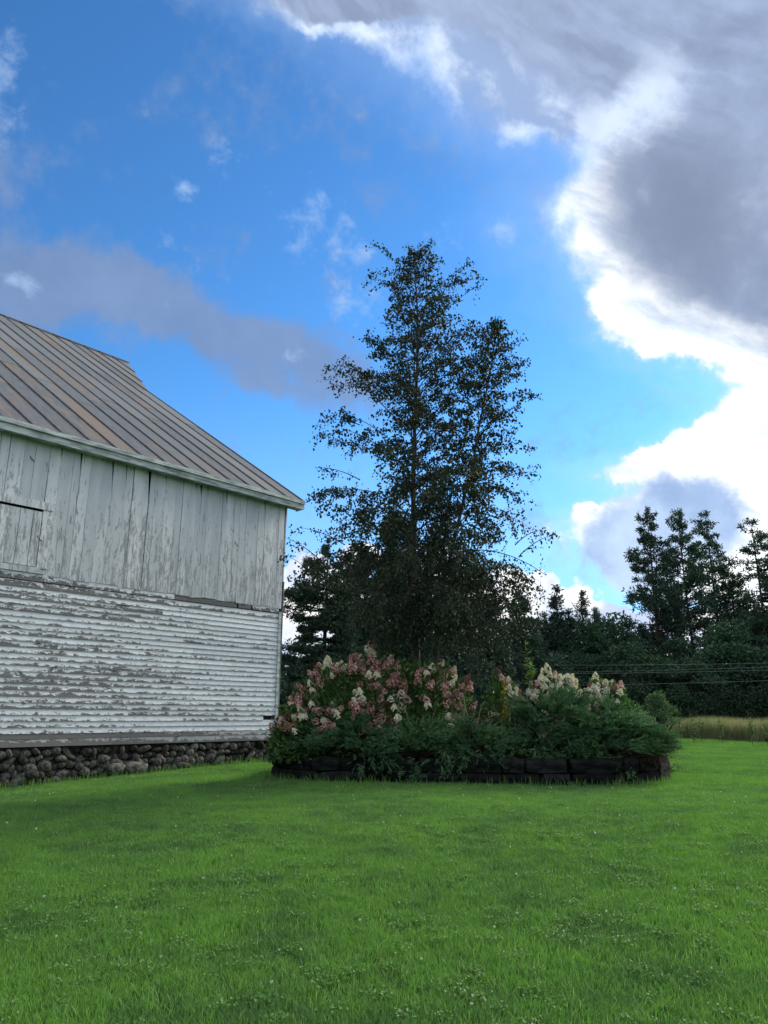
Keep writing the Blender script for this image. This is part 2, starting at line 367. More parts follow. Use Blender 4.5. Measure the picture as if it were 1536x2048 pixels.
M_trim = simple('flaking_trim_paint', (0.22, 0.26, 0.25), (0.62, 0.68, 0.66), 5, 0.75, stretch=(0.5, 0.5, 2.5), bdist=0.006)
M_dark = simple('dark_sheathing', (0.018, 0.017, 0.016), (0.035, 0.03, 0.028), 4)
M_stone = simple('field_stone', (0.024, 0.025, 0.022), (0.135, 0.13, 0.112), 5, 0.95, 0.1, objvar=0.65, bstr=0.8, bdist=0.02)
M_mortar = simple('dark_rubble_fill', (0.018, 0.018, 0.018), (0.05, 0.045, 0.04), 9, 0.95, bstr=1, bdist=0.03)
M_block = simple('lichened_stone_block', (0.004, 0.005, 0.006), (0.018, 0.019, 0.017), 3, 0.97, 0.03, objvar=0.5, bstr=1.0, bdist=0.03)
M_soil = simple('dark_soil', (0.02, 0.016, 0.012), (0.045, 0.035, 0.025), 6, 1.0)
M_wire = simple('grey_cable', (0.20, 0.22, 0.23), (0.26, 0.28, 0.29), 3, 0.6)
M_grayw = simple('grey_corner_wood', (0.11, 0.11, 0.10), (0.26, 0.26, 0.24), 4, 0.85, stretch=(4, 4, 0.4))

# ------------------------------------------------------------------ the lie of the land
def smst(t): t = np.clip(t, 0, 1); return t * t * (3 - 2 * t)
def zg(x, y):
    x = np.asarray(x, float); y = np.asarray(y, float)
    z = -0.40 * (1 - smst((y - 2.5) / 8.0))
    z = z - 0.22 * smst((-x - 3.0) / 4.5) * smst((y - 9) / 3) * (1 - smst((y - 24) / 8))
    z = z + 0.018 * np.sin(x * 0.9 + 1) * np.sin(y * 0.55)
    return z
def ground_mesh():
    xs = np.concatenate([np.array([-3000, -800, -250, -110, -60]), np.arange(-40, 40.1, 0.8), np.array([60, 110, 250, 800, 3000])])
    ys = np.concatenate([np.array([-3000, -600, -120, -40, -15]), np.arange(-6, 70.1, 0.8), np.array([90, 130, 250, 800, 3000])])
    X, Y = np.meshgrid(xs, ys, indexing='ij'); V = np.stack([X, Y, zg(X, Y)], -1).reshape(-1, 3)
    nx, ny = len(xs), len(ys); I = np.arange(nx * ny).reshape(nx, ny)
    F = np.stack([I[:-1, :-1], I[1:, :-1], I[1:, 1:], I[:-1, 1:]], -1).reshape(-1, 4)
    return mesh_np('ground', V, F, smooth=True)
def build_ground(t, o):
    pos = t.new('ShaderNodeNewGeometry').outputs['Position']
    n1 = t.noise(pos, 0.35, 4, 0.6); n2 = t.noise(pos, 9.0, 5, 0.7); n3 = t.noise(pos, 60.0, 3, 0.7)
    c = t.mix(t.ramp(n1, 0.35, 0.65), (0.045, 0.10, 0.022), (0.065, 0.13, 0.03))
    c = t.mix(t.ramp(n2, 0.35, 0.65), c, (0.022, 0.05, 0.012)); c = t.mix(t.ramp(n3, 0.4, 0.6), c, (0.05, 0.10, 0.03))
    t.l.new(pbsdf(t, c, 0.95, 0.05, n3, 0.8, 0.03).outputs[0], o.inputs[0])
g = link('ground', ground_mesh(), None, mat('lawn_ground', build_ground)); tag(g, kind='structure')

# ------------------------------------------------------------------ barn
DAZ, NAZ = R(41.9), R(-54)
CX = np.array([-2.7395, 19.5926, 0.0]); Dv = np.array([math.sin(DAZ), math.cos(DAZ), 0]); Ov = np.array([Dv[1], -Dv[0], 0])  # Ov = out of the wall
Nv = np.array([math.sin(NAZ), math.cos(NAZ), 0])
barn = empty('barn', tuple(CX)); tag(barn, 'weathered white barn with peeling clapboards, pale upper boards and rusty metal roof', 'barn')
def wp(s, o, z): return s * Dv + o * Ov + np.array([0, 0, z])          # barn coordinates relative to its corner
def bquad_box(s0, s1, o0, o1, z0, z1, o0t=None, o1t=None):
    o0t = o0 if o0t is None else o0t; o1t = o1 if o1t is None else o1t
    return np.array([wp(s, oo, zz) for zz, (a, b) in ((z0, (o0, o1)), (z1, (o0t, o1t))) for oo in (a, b) for s in (s0, s1)])
BF = np.array([[0, 2, 3, 1], [4, 5, 7, 6], [0, 1, 5, 4], [2, 6, 7, 3], [0, 4, 6, 2], [1, 3, 7, 5]])
def wobble(V, a): return V + rng.normal(size=V.shape) * a
# foundation: rubble core and field stones
V = np.concatenate([bquad_box(-26, 0.0, -0.6, -0.13, -0.5, 0.56)])
link('foundation_core', mesh_np('foundation_core', V, BF), barn, M_mortar)
end = []
for a0, a1 in ((0.0, 24.0),):
    P0, P1 = -0.3 * Ov, a1 * Nv - 0.3 * Ov
    V = np.array([p + np.array([0, 0, zz]) for zz in (-0.5, 0.56) for p in (P0 - 0.4 * Dv, P0, P1 - 0.4 * Dv, P1)])
    link('foundation_core', mesh_np('foundation_core', V, BOXF), barn, M_mortar)
import bmesh
def rock_mesh(name, seed, flat=1.0):
    bm = bmesh.new(); bmesh.ops.create_icosphere(bm, subdivisions=2, radius=0.5)
    for v in bm.verts:
        p = v.co.copy(); n = mnoise.noise(p * 1.7 + Vector((seed * 7.3, 0, 0))) * 0.34 + mnoise.noise(p * 4 + Vector((0, seed * 3.1, 0))) * 0.10
        v.co = p * (1 + n)
        for ax in range(3):                                   # knock the sides flat
            if abs(v.co[ax]) > 0.37: v.co[ax] = math.copysign(0.37 + (abs(v.co[ax]) - 0.37) * 0.35, v.co[ax])
    me = bpy.data.meshes.new(name); bm.to_mesh(me); bm.free()
    for p in me.polygons: p.use_smooth = True
    me.materials.append(M_stone); return me
rocks = [rock_mesh('field_stone', i) for i in range(9)]
barn_rot = math.atan2(Dv[1], Dv[0])
z = -0.32
row = 0
while z < 0.50:
    h = random.uniform(0.12, 0.16); s = -7.9 + random.uniform(0, 0.2)
    while s < -0.02:
        wd = random.choice((0.09, 0.11, 0.13, 0.15, 0.18, 0.22, 0.3)) * random.uniform(0.85, 1.15); hh = h * random.uniform(0.6, 1.5)
        o = link('stone', random.choice(rocks), barn)
        p = wp(s + wd / 2, random.uniform(-0.17, -0.03) + 0.06 * (0.5 - z), min(z + h / 2 + random.uniform(-0.03, 0.03), 0.47)); o.location = p
        o.scale = (wd * 1.22, random.uniform(0.22, 0.32), hh * 1.2); o.rotation_euler = (random.uniform(-0.3, 0.3), random.uniform(-0.9, 0.9), barn_rot + random.uniform(-0.3, 0.3))
        s += wd * 1.02
    z += h * 0.95
for (s, wd, hh) in ((-3.9, 0.62, 0.34), (-4.35, 0.42, 0.30), (-6.1, 0.34, 0.22), (-2.75, 0.4, 0.2), (0.02, 0.3, 0.28)):   # the few large boulders
    o = link('stone', rocks[int(wd * 10) % 9], barn); o.location = wp(s, 0.03, 0.05); o.scale = (wd, 0.34, hh); o.rotation_euler = (0.1, 0.1, barn_rot)
# sheathing behind the boards
V = bquad_box(-26, -0.02, -0.25, -0.06, 0.5, 6.75); link('wall', mesh_np('wall', V, BF), barn, M_dark)
# gable end (turned away from the viewer)
EAVE_Z, PITCHB = 6.877, 8.62 / 12.2
P1 = 24.4 * Nv
prof = [(0.05, 0.5), (0.05, 6.7), (12.2, 6.7 + 12.2 * PITCHB - 0.25), (24.4, 6.7), (24.4, 0.5)]
V = np.array([a * Nv + dd * Dv + np.array([0, 0, zz]) for dd in (-0.14, -0.03) for a, zz in prof])
F5 = [np.array([[0, 1, 2, 3, 4], [9, 8, 7, 6, 5]]), np.array([[i, (i + 1) % 5 + 0, (i + 1) % 5 + 5, i + 5] for i in range(5)])]
link('gable_wall', mesh_np('gable_wall', V, F5), barn, M_grayw)
# clapboards
NROW = 25; EXPO = (3.73 - 0.80) / NROW
def board(name, s0, s1, zb, zt, m, o_out=0.032, o_in=0.004, th=0.014, sag=0.0):
    V = bquad_box(s0, s1, o_out - th, o_out, zb, zt, o_in - th, o_in)
    V[:, 2] += np.array([0, rng.normal() * sag, 0, 0, 0, 0, 0, 0])[[0, 1, 0, 1, 0, 1, 0, 1]]
    s = V @ Dv; vv = np.array([0, 0, 0, 0, 1, 1, 1, 1.0])
    return link(name, mesh_np(name, V, BF, uv=np.stack([s, vv], 1)), barn, m)
for r in range(NROW):
    zb = 0.80 + r * EXPO
    cuts = [-12.0]
    while cuts[-1] < -1.4: cuts.append(cuts[-1] + random.uniform(1.5, 4.4))
    cuts[-1] = -0.085
    for a, b in zip(cuts[:-1], cuts[1:]):
        if b - a < 0.2: continue
        if r == 2 and b > -0.2: b = -0.45                       # a piece is missing by the corner
        board('clapboard', a + 0.002, b - 0.003, zb - 0.012, zb + EXPO, M_clap, sag=0.002)
for zb, zt, nm in ((0.545, 0.68, 'skirt_board'), (0.684, 0.81, 'skirt_board')):
    c = [-12, -7.4, -4.5, -1.9, -0.085]
    for a, b in zip(c[:-1], c[1:]):
        board(nm, a + 0.004 + (zt - 0.68), b + (zt - 0.68 if b < -0.2 else 0), zb, zt, M_bare, 0.045 if zt < 0.7 else 0.036, 0.03 if zt < 0.7 else 0.018, 0.02)
# ragged board between the siding and the upper planks
c = [-12, -8.1, -5.6, -3.25, -2.9, -1.45, -1.40, -1.0, -0.95, -0.085]
for i, (a, b) in enumerate(zip(c[:-1], c[1:])):
    if b - a < 0.1 or i in (): continue
    board('band_board', a, b, 3.745, 3.90 + (0.0 if i % 2 else -0.02), M_bare if i in (4, 3, 6) else M_clap, 0.03, 0.02, 0.02, sag=0.006)
# upper planks
def plank(s0, s1, z0, z1, off=0.0, lean=0.0, name='plank', parent=barn, wedge=0.0, wl=0.5):
    # three levels, so that a shrunken board can leave a dark slot towards its top
    L = [(z0, s0, s1), (z1 - wl, s0 + lean * 0.6, s1 + lean * 0.6), (z1, s0 + lean, s1 + lean - wedge)]
    V = np.array([wp(s_, oo, zz) for zz, a_, b_ in L for oo in (0.012 + off, 0.034 + off) for s_ in (a_, b_)]); u = V @ Dv
    F = np.array([[0, 2, 3, 1], [8, 9, 11, 10]] + [q for k in (0, 4) for q in ([k, k + 1, k + 5, k + 4], [k + 2, k + 6, k + 7, k + 3], [k, k + 4, k + 6, k + 2], [k + 1, k + 3, k + 7, k + 5])])
    return link(name, mesh_np(name, V, F, uv=np.stack([u, V[:, 2]], 1)), parent, M_plank)
s = -0.006; n = 0
HS = -6.42
while s > -10.5:
    wd = random.choice((0.15, 0.19, 0.22, 0.25, 0.3)) * random.uniform(0.9, 1.1)
    gap = random.choice((0.002, 0.003, 0.004, 0.008, 0.016)); s0, s1 = s - wd, s - gap
    lean = random.uniform(-0.012, 0.012); off = random.uniform(-0.004, 0.008)
    zb = 3.86 + random.choice((0, 0, 0, 0.02, -0.02)); 
    if s0 > HS - 0.12: plank(s0, s1, zb, 6.72, off, lean, wedge=random.choice((0, 0, 0.035, 0.055)), wl=random.uniform(0.3, 0.8)); HE = s0
    else: plank(s0, s1, 5.33, 6.72, off, lean)
    s = s0; n += 1
# small hatch at the left with its rail and sills
hatch = empty('hatch_door'); hatch.parent = barn
s = HE - 0.004
while s > -10.5:
    wd = random.uniform(0.17, 0.27)
    plank(s - wd, s - random.choice((0.004, 0.012)), 4.035, 5.185, 0.0, 0.0, 'plank', hatch); s -= wd
V = bquad_box(-10.5, HS + 0.10, 0.036, 0.062, 3.90, 4.02); link('hatch_sill', mesh_np('hatch_sill', V, BF, uv=np.stack([V @ Dv, V[:, 2]], 1)), hatch, M_plank)
V = bquad_box(-10.5, HS + 0.14, 0.036, 0.058, 5.235, 5.40); link('hatch_rail', mesh_np('hatch_rail', V, BF, uv=np.stack([V @ Dv, V[:, 2]], 1)), hatch, M_plank)
V = bquad_box(-6.40, -6.30, 0.036, 0.10, 4.0, 4.03); link('ledge', mesh_np('ledge', V, BF), barn, M_trim)
for s_, z_ in ((-6.55, 4.62), (-1.62, 5.35), (-6.9, 6.25)):
    Vt, Ft = tube([wp(s_, 0.036, z_ + 0.06), wp(s_ + 0.02, 0.06, z_), wp(s_ + 0.1, 0.05, z_ - 0.05)], 0.009, 5)
    link('iron_hook', mesh_np('iron_hook', Vt, Ft), barn, M_seam)
# corner boards
V = bquad_box(-0.083, 0.0, 0.012, 0.045, 0.56, 3.78); link('corner_board', mesh_np('corner_board', V, BF), barn, M_trim)
V = np.array([wp(s_, oo, zz) for zz in (0.56, 4.6) for oo in (-0.14, 0.04) for s_ in (0.002, 0.032)]); V[4:] += 0.03 * Dv
link('corner_board', mesh_np('corner_board', V, BF), barn, M_grayw)
V = np.array([wp(s_, oo, zz) for zz in (4.6, 6.74) for oo in (-0.14, 0.036) for s_ in (0.0, 0.03)]); V[4:] += 0.05 * Dv
link('corner_board', mesh_np('corner_board', V, BF, uv=np.stack([V @ Dv + 3, V[:, 2]], 1)), barn, M_plank)
# eave: soffit, fascia, crown strip
EO = 0.40
for a, b in ((-24, -7.1), (-7.1, -3.3), (-3.3, 0.42)):
    V = bquad_box(a, b - 0.004, 0.30, 0.335, 6.62, 6.80); link('fascia', mesh_np('fascia', V, BF), barn, M_trim)
    V = bquad_box(a, b - 0.004, 0.34, 0.385, 6.765, 6.862); link('crown_strip', mesh_np('crown_strip', V, BF), barn, M_trim)
V = bquad_box(-24, 0.40, -0.02, 0.298, 6.665, 6.69); link('soffit', mesh_np('soffit', V, BF), barn, M_trim)
V = bquad_box(0.405, 0.43, 0.0, 0.335, 6.63, 6.80); link('eave_end', mesh_np('eave_end', V, BF), barn, M_trim)
# roof sheets: run from eave to ridge, each with a raised seam
E0 = np.array([-2.249, 19.69, 6.877]) - CX
SL = np.array([Nv[0], Nv[1], PITCHB]); NL = np.linalg.norm(SL)
RN = np.cross(Dv, SL); RN = RN / np.linalg.norm(RN); RN = RN if RN[2] > 0 else -RN
AMAX, ANOTCH = 12.15, 7.45
def tedge(a): return 0.0 if a <= ANOTCH else 1.0
PROW = 1.95
def rp(t, a, h=0.0): return E0 + t * Dv + a * SL + h * RN
def amin_at(t):                     # beyond the rake the sheets start on the slanting prow edge
    return 0.0 if t <= 0 else ANOTCH + (AMAX - ANOTCH) * t / PROW
roof = empty('roof'); roof.parent = barn
PWD = 0.62
edges = [0.0 - i * PWD for i in range(0, 41)]
def sheet(t0, t1, a00, a01, a10, a11, lap=0.0):
    c = [rp(t0, a00, lap), rp(t1, a01, lap), rp(t1, a11, lap), rp(t0, a10, lap)]
    V = np.array(c + [p - RN * 0.02 for p in c]); uv = np.array([(t0, a00), (t1, a01), (t1, a11), (t0, a10)] * 2)
    F = np.array([[0, 1, 2, 3], [7, 6, 5, 4], [0, 4, 5, 1], [1, 5, 6, 2], [2, 6, 7, 3], [3, 7, 4, 0]])
    o = link('roof_sheet', mesh_np('roof_sheet', V, F, uv=uv), roof, M_roof)
def seam(t, a0, a1):
    hw, hh = 0.016, 0.028
    V = np.array([rp(t + sx * hw, a, h) for a in (a0, a1) for h in (0.0, hh) for sx in (-1, 1)])
    o = link('seam', mesh_np('seam', V, BOXF), roof, M_seam)
for t1 in edges[:-1]:
    t0 = t1 - PWD; cuts = [0.0]
    while True:
        nx = cuts[-1] + random.uniform(2.6, 5.0)
        if nx > AMAX - 1.2: break
        cuts.append(nx)
    cuts.append(AMAX)
    for k, (a, b) in enumerate(zip(cuts[:-1], cuts[1:])): sheet(t0 + 0.003, t1 - 0.003, a, a + rng.normal() * 0.0, b, b, 0.004 * (len(cuts) - k) * (1 if k % 2 else 1) * 0 + (0.006 if k % 2 else 0.0))
    seam(t0, -0.01, AMAX)
ts = [0.0, PWD, 2 * PWD, PROW]
for t0, t1 in zip(ts[:-1], ts[1:]):
    sheet(t0 + 0.003, t1 - 0.003, amin_at(t0 + 1e-6), amin_at(t1), AMAX, AMAX); seam(t0, amin_at(t0 + 1e-6), AMAX)
seam(-0.0, 0.0, ANOTCH)
V = np.array([rp(t, a, h) for a in (AMAX - 0.14, AMAX + 0.02) for h in (0.03, 0.06) for t in (-24.5, PROW)]); link('ridge_cap', mesh_np('ridge_cap', V, BOXF), roof, M_roof)
# rake board and far slope
V = np.array([rp(t, a, h) for a in (0.0, ANOTCH) for h in (-0.16, -0.02) for t in (-0.035, 0.0)]); link('rake_board', mesh_np('rake_board', V, BOXF), roof, M_trim)
far = []
for t in (-24.5, 0.0):
    far += [rp(t, AMAX), rp(t, AMAX) + np.array([Nv[0] * 12.6, Nv[1] * 12.6, -PITCHB * 12.6])]
V = np.array(far + [p - np.array([0, 0, 0.04]) for p in far]); link('far_slope', mesh_np('far_slope', V, BOXF, uv=np.array([(0, 0), (0, 12), (24, 0), (24, 12)] * 2)), roof, M_roof)
V = np.array([p + q for q in (np.zeros(3), np.array([0, 0, -0.03])) for p in (rp(0, AMAX), rp(PROW, AMAX), rp(0, AMAX) + np.array([Nv[0], Nv[1], -PITCHB]) * (AMAX - ANOTCH))])
link('hood_far_sheet', mesh_np('hood_far_sheet', V, [np.array([[0, 1, 2], [5, 4, 3]]), np.array([[0, 3, 4, 1], [1, 4, 5, 2], [2, 5, 3, 0]])], uv=V[:, :2]), roof, M_roof)

# ------------------------------------------------------------------ plant materials
M_birchleaf = foliage('birch_leaf', (0.012, 0.027, 0.016), (0.036, 0.060, 0.032), (0.085, 0.075, 0.055), trans=0.12, objvar=0.0, spec=0.2, rough=0.6)
M_birchbark = simple('birch_bark', (0.03, 0.024, 0.021), (0.11, 0.09, 0.078), 9, 0.85, stretch=(1, 1, 0.5))
M_bark = simple('pine_bark', (0.022, 0.019, 0.017), (0.06, 0.05, 0.043), 6, 0.9)
M_pine = foliage('pine_needles', (0.024, 0.056, 0.040), (0.058, 0.108, 0.068), trans=0.10, objvar=0.25, spec=0.2)
M_spruce = foliage('spruce_needles', (0.018, 0.046, 0.036), (0.046, 0.090, 0.062), trans=0.06, objvar=0.25, spec=0.2)
M_broad = foliage('woodland_leaf', (0.022, 0.058, 0.038), (0.058, 0.115, 0.056), trans=0.12, objvar=0.35, spec=0.2)
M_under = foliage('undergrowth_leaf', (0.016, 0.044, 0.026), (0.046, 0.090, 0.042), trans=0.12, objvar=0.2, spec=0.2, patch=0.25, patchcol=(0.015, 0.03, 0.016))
M_juniper = foliage('juniper_spray', (0.036, 0.095, 0.044), (0.115, 0.22, 0.095), (0.18, 0.30, 0.12), trans=0.08, objvar=0.15, spec=0.2)
M_hydleaf = foliage('hydrangea_leaf', (0.030, 0.075, 0.022), (0.062, 0.135, 0.036), (0.12, 0.20, 0.05), trans=0.25, objvar=0.1, spec=0.35, rough=0.5)
M_lime = foliage('bright_shoot_leaf', (0.09, 0.17, 0.04), (0.17, 0.27, 0.07), trans=0.3, objvar=0.1)
M_stem = simple('green_brown_stem', (0.05, 0.05, 0.025), (0.11, 0.09, 0.05), 10, 0.8)
M_dead = foliage('dead_twig', (0.05, 0.028, 0.018), (0.12, 0.07, 0.05), trans=0.05, objvar=0.1)
M_pale = foliage('pale_blade', (0.14, 0.20, 0.11), (0.30, 0.36, 0.24), trans=0.2, objvar=0.0)
M_gold = foliage('goldenrod_bloom', (0.42, 0.33, 0.02), (0.62, 0.50, 0.05), trans=0.2, objvar=0.0)
M_rose = foliage('rose_petal', (0.26, 0.10, 0.095), (0.48, 0.25, 0.24), (0.62, 0.47, 0.43), trans=0.2, objvar=0.25, spec=0.1)
M_pink = foliage('pink_petal', (0.48, 0.24, 0.25), (0.74, 0.52, 0.50), (0.40, 0.15, 0.16), trans=0.2, objvar=0.2, spec=0.1)
M_cream = foliage('cream_petal', (0.60, 0.56, 0.44), (0.84, 0.80, 0.70), (0.66, 0.45, 0.42), trans=0.2, objvar=0.12, spec=0.1)
M_brownp = foliage('faded_petal', (0.15, 0.07, 0.055), (0.27, 0.14, 0.11), (0.34, 0.22, 0.16), trans=0.1, objvar=0.25, spec=0.1)
M_field = foliage('dry_field_grass', (0.17, 0.175, 0.10), (0.36, 0.34, 0.22), (0.13, 0.18, 0.08), trans=0.3, objvar=0.0, patch=0.5, patchcol=(0.17, 0.19, 0.10))

# ------------------------------------------------------------------ stone planter
PC = np.array([1.52, 15.25]); PRX, PRY, PROT, PEXP = 3.52, 2.15, R(-9), 3.2
def pring(th, k=1.0):
    c, s_ = math.cos(th), math.sin(th)
    x_ = PRX * k * math.copysign(abs(c) ** (2 / PEXP), c); y_ = PRY * k * math.copysign(abs(s_) ** (2 / PEXP), s_)
    return PC + np.array([x_ * math.cos(PROT) - y_ * math.sin(PROT), x_ * math.sin(PROT) + y_ * math.cos(PROT)])
planter = empty('stone_planter', (PC[0], PC[1], 0)); tag(planter, 'long low raised bed of dark stone blocks holding the birch and the flowering shrubs', 'planter')
def block_mesh(seed):
    bm = bmesh.new(); bmesh.ops.create_cube(bm, size=1.0); bmesh.ops.subdivide_edges(bm, edges=bm.edges[:], cuts=2, use_grid_fill=True)
    for v in bm.verts:
        p = v.co; n_ = mnoise.noise_vector(p * 2.2 + Vector((seed * 5.1, 0, 0)))
        e = sum(abs(abs(c) - 0.5) < 0.01 for c in p); v.co = p * (1 - 0.045 * (e - 1)) + n_ * 0.10
    me = bpy.data.meshes.new('stone_block'); bm.to_mesh(me); bm.free(); me.materials.append(M_block); return me
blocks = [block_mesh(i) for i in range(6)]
ths = np.linspace(0, 2 * np.pi, 721); rp_ = np.array([pring(t) for t in ths]); seg = np.linalg.norm(np.diff(rp_, axis=0), axis=1); cum_l = np.concatenate([[0], np.cumsum(seg)])
for course in range(2):
    L = random.uniform(0, 0.3)
    while L < cum_l[-1] - 0.2:
        wd = random.uniform(0.3, 0.95); a = np.array([np.interp(L, cum_l, rp_[:, k]) for k in (0, 1)]); b = np.array([np.interp(L + wd, cum_l, rp_[:, k]) for k in (0, 1)])
        mid = (a + b) / 2; ln = np.linalg.norm(b - a)
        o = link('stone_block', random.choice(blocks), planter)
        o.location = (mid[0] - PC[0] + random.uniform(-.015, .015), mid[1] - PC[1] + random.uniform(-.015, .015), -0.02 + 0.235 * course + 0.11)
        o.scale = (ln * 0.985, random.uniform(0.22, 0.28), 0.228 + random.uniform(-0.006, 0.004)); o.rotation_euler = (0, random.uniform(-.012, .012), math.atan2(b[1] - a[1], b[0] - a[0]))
        L += wd
o = link('stone_block', blocks[2].copy(), planter); o.data.materials.clear(); o.data.materials.append(simple('pale_block_stone', (0.045, 0.04, 0.036), (0.16, 0.145, 0.13), 9, 0.95, 0.1, bstr=1.0, bdist=0.03))  # one block in a paler stone colour than the others
o.location = (4.80 - PC[0], 13.98 - PC[1], 0.20); o.scale = (0.50, 0.40, 0.50); o.rotation_euler = (0, 0, 0.25); o['label'] = 'larger paler block at the right front corner'
n_ = 60; rim = np.array([pring(t, 0.985) for t in np.linspace(0, 2 * np.pi, n_, endpoint=False)]) - PC
V = np.concatenate([np.c_[rim, np.full(n_, 0.40)], [[0, 0, 0.5]]]); F = np.array([[i, (i + 1) % n_, n_] for i in range(n_)])
link('soil', mesh_np('soil', V, F), planter, M_soil)

# ------------------------------------------------------------------ birch
def bez(p0, p1, p2, n=7):
    t = np.linspace(0, 1, n)[:, None]; return (1 - t) ** 2 * p0 + 2 * t * (1 - t) * p1 + t * t * p2
def polyline(P, n):
    P = np.asarray(P); d = np.concatenate([[0], np.cumsum(np.linalg.norm(np.diff(P, axis=0), axis=1))]); s_ = np.linspace(0, d[-1], n)
    return np.stack([np.interp(s_, d, P[:, k]) for k in range(3)], 1)
def make_birch():
    r = np.random.default_rng(11)
    A = [at(*q) for q in ((838, 1462, 14.9), (830, 1250, 14.9), (826, 1000, 14.9), (831, 800, 14.9), (836, 650, 14.9), (827, 496, 14.9))]
    B = [at(*q) for q in ((850, 1455, 14.85), (880, 1220, 14.8), (915, 1050, 14.7), (940, 948, 14.6), (965, 820, 14.5), (986, 710, 14.4), (992, 632, 14.4))]
    A[0][2] = B[0][2] = 0.40
    A, B = polyline(A, 26), polyline(B, 22)
    base = np.array([A[0][0], A[0][1], 0.40])
    root = empty('birch_tree', tuple(base)); tag(root, 'tall dark-leaved birch with two stems growing out of the stone planter', 'tree')
    for P, r0 in ((A, 0.085), (B, 0.06)):
        P = P + r.normal(size=P.shape) * np.array([0.012, 0.012, 0]); rad = np.linspace(r0, 0.008, len(P)); rad[0] *= 1.3
        V, F = tube(P - base, rad, 8); link('trunk', mesh_np('trunk', V, F, smooth=True), root, M_birchbark)
    bw, LC, LD, LL = [], [], [], []
    def prof_a(py):
        return np.interp(py, [496, 530, 560, 600, 660, 700, 760, 830, 900, 1000, 1100, 1200, 1290, 1340], [5, 26, 68, 102, 120, 128, 142, 168, 176, 195, 215, 218, 180, 90])
    def prof_b(py):
        return np.interp(py, [640, 690, 740, 800, 900, 1000, 1100, 1200, 1300], [7, 38, 72, 98, 118, 130, 152, 172, 120])
    def pyof(P): return 1024 - FPX * ((-(P[1]) * math.sin(PITCH) + (P[2] - EYE) * math.cos(PITCH)) / (P[1] * math.cos(PITCH) + (P[2] - EYE) * math.sin(PITCH)))
    def leafrow(P, step, size):
        d = np.linalg.norm(np.diff(P, axis=0), axis=1).sum(); n = max(3, int(d / step)); tt = np.sort(r.random(n)) ** 0.9
        idx = tt * (len(P) - 1); i0 = np.minimum(idx.astype(int), len(P) - 2); f = (idx - i0)[:, None]
        C = P[i0] * (1 - f) + P[i0 + 1] * f
        D = r.normal(size=(n, 3)) * 0.55 + np.array([0, 0, -0.75]); LC.append(C + r.normal(size=(n, 3)) * 0.040); LD.append(D); LL.append(size * (0.7 + 0.6 * r.random(n)))
    def branches(P, prof, n, hlo, seedaz):
        ztop = P[-1][2]; az = seedaz
        for i in range(n):
            f = (i + r.random()) / n; zz = hlo + (ztop - 0.15 - hlo) * f ** 0.92
            o = np.array([np.interp(zz, P[:, 2], P[:, k]) for k in range(3)])
            L = prof(pyof(o)) * 0.0101 * r.choice([0.35, 0.5, 0.65, 0.8, 0.95, 1.05, 1.15]); az += 2.4 + r.normal() * 0.3
            lowf = np.clip((6.5 - zz) / 4.5, 0, 1)
            h = np.array([math.cos(az), math.sin(az), 0]); rise = (0.75 - 0.35 * lowf) * L
            tip = o + h * L + np.array([0, 0, rise * (0.75 - 1.15 * lowf) + r.normal() * 0.13 * L])
            mid = o + h * L * 0.5 + np.array([0, 0, rise * 0.75])
            bp = bez(o, mid, tip, 8) + r.normal(size=(8, 3)) * 0.02; bp[0] = o
            bw.append(tube(bp - base, np.linspace(0.005 + 0.006 * L, 0.0015, 8), 4))
            nt = max(4, int(L * 8.0)); d0 = unit(bp[-1] - bp[0])
            for k in range(nt):
                t = 0.16 + 0.84 * (k + r.random()) / nt; q = bp[0] * (1 - t) + bp[-1] * t if False else np.array([np.interp(t, np.linspace(0, 1, 8), bp[:, c]) for c in range(3)])
                side = np.cross(d0, [0, 0, 1]) * r.choice([-1, 1])
                tl = (0.18 + 0.26 * r.random()) * (1.15 - 0.55 * t) * (0.55 + 0.32 * min(L, 2.0)) * 1.25
                dirn = unit(side * r.uniform(0.2, 1.0) + d0 * r.uniform(0.2, 0.9) + np.array([0, 0, r.uniform(-0.25, 0.5) - 0.6 * lowf]))
                e = q + dirn * tl; dr = tl * (0.35 + 0.9 * lowf * r.random() + 0.4 * r.random()); tp = bez(q, q + dirn * tl * 0.6, e - np.array([0, 0, dr]), 5)
                if k % 3 == 0: bw.append(tube(tp - base, np.linspace(0.003, 0.0012, 5), 3))
                leafrow(tp, 0.0165 + 0.004 * lowf, 0.063)
            leafrow(bp[2:], 0.035, 0.058)
    branches(A, prof_a, 185, 2.3, 0.0); branches(B, prof_b, 125, 2.6, 1.0)
    # pendulous curtains low on the right and left
    for (px, py, Y, ln) in [(x_, y_, Y_, l_) for x_, y_, Y_, l_ in ((1000, 1230, 13.9, 1.3), (985, 1260, 14.0, 1.3), (1018, 1210, 14.2, 1.1), (965, 1270, 14.1, 1.2), (945, 1255, 14.3, 1.3), (1075, 1170, 14.6, 1.1), (1092, 1150, 14.4, 1.2), (1060, 1190, 14.9, 0.9),
                                                              (1040, 1200, 14.5, 1.0), (900, 1250, 14.0, 0.9), (700, 1180, 14.2, 1.1), (660, 1160, 14.5, 0.9), (780, 1240, 14.2, 0.8), (830, 1225, 14.0, 0.9), (815, 1245, 14.1, 0.8), (885, 1235, 13.9, 0.9), (850, 1250, 14.0, 0.8), (620, 1140, 14.6, 0.6), (740, 1200, 14.0, 1.0), (860, 1240, 14.2, 1.0))]:
        c0 = at(px, py, Y)
        src = np.array([np.interp(c0[2] + 0.5, A[:, 2], A[:, k]) for k in range(3)]) if px < 930 else np.array([np.interp(c0[2] + 0.5, B[:, 2], B[:, k]) for k in range(3)])
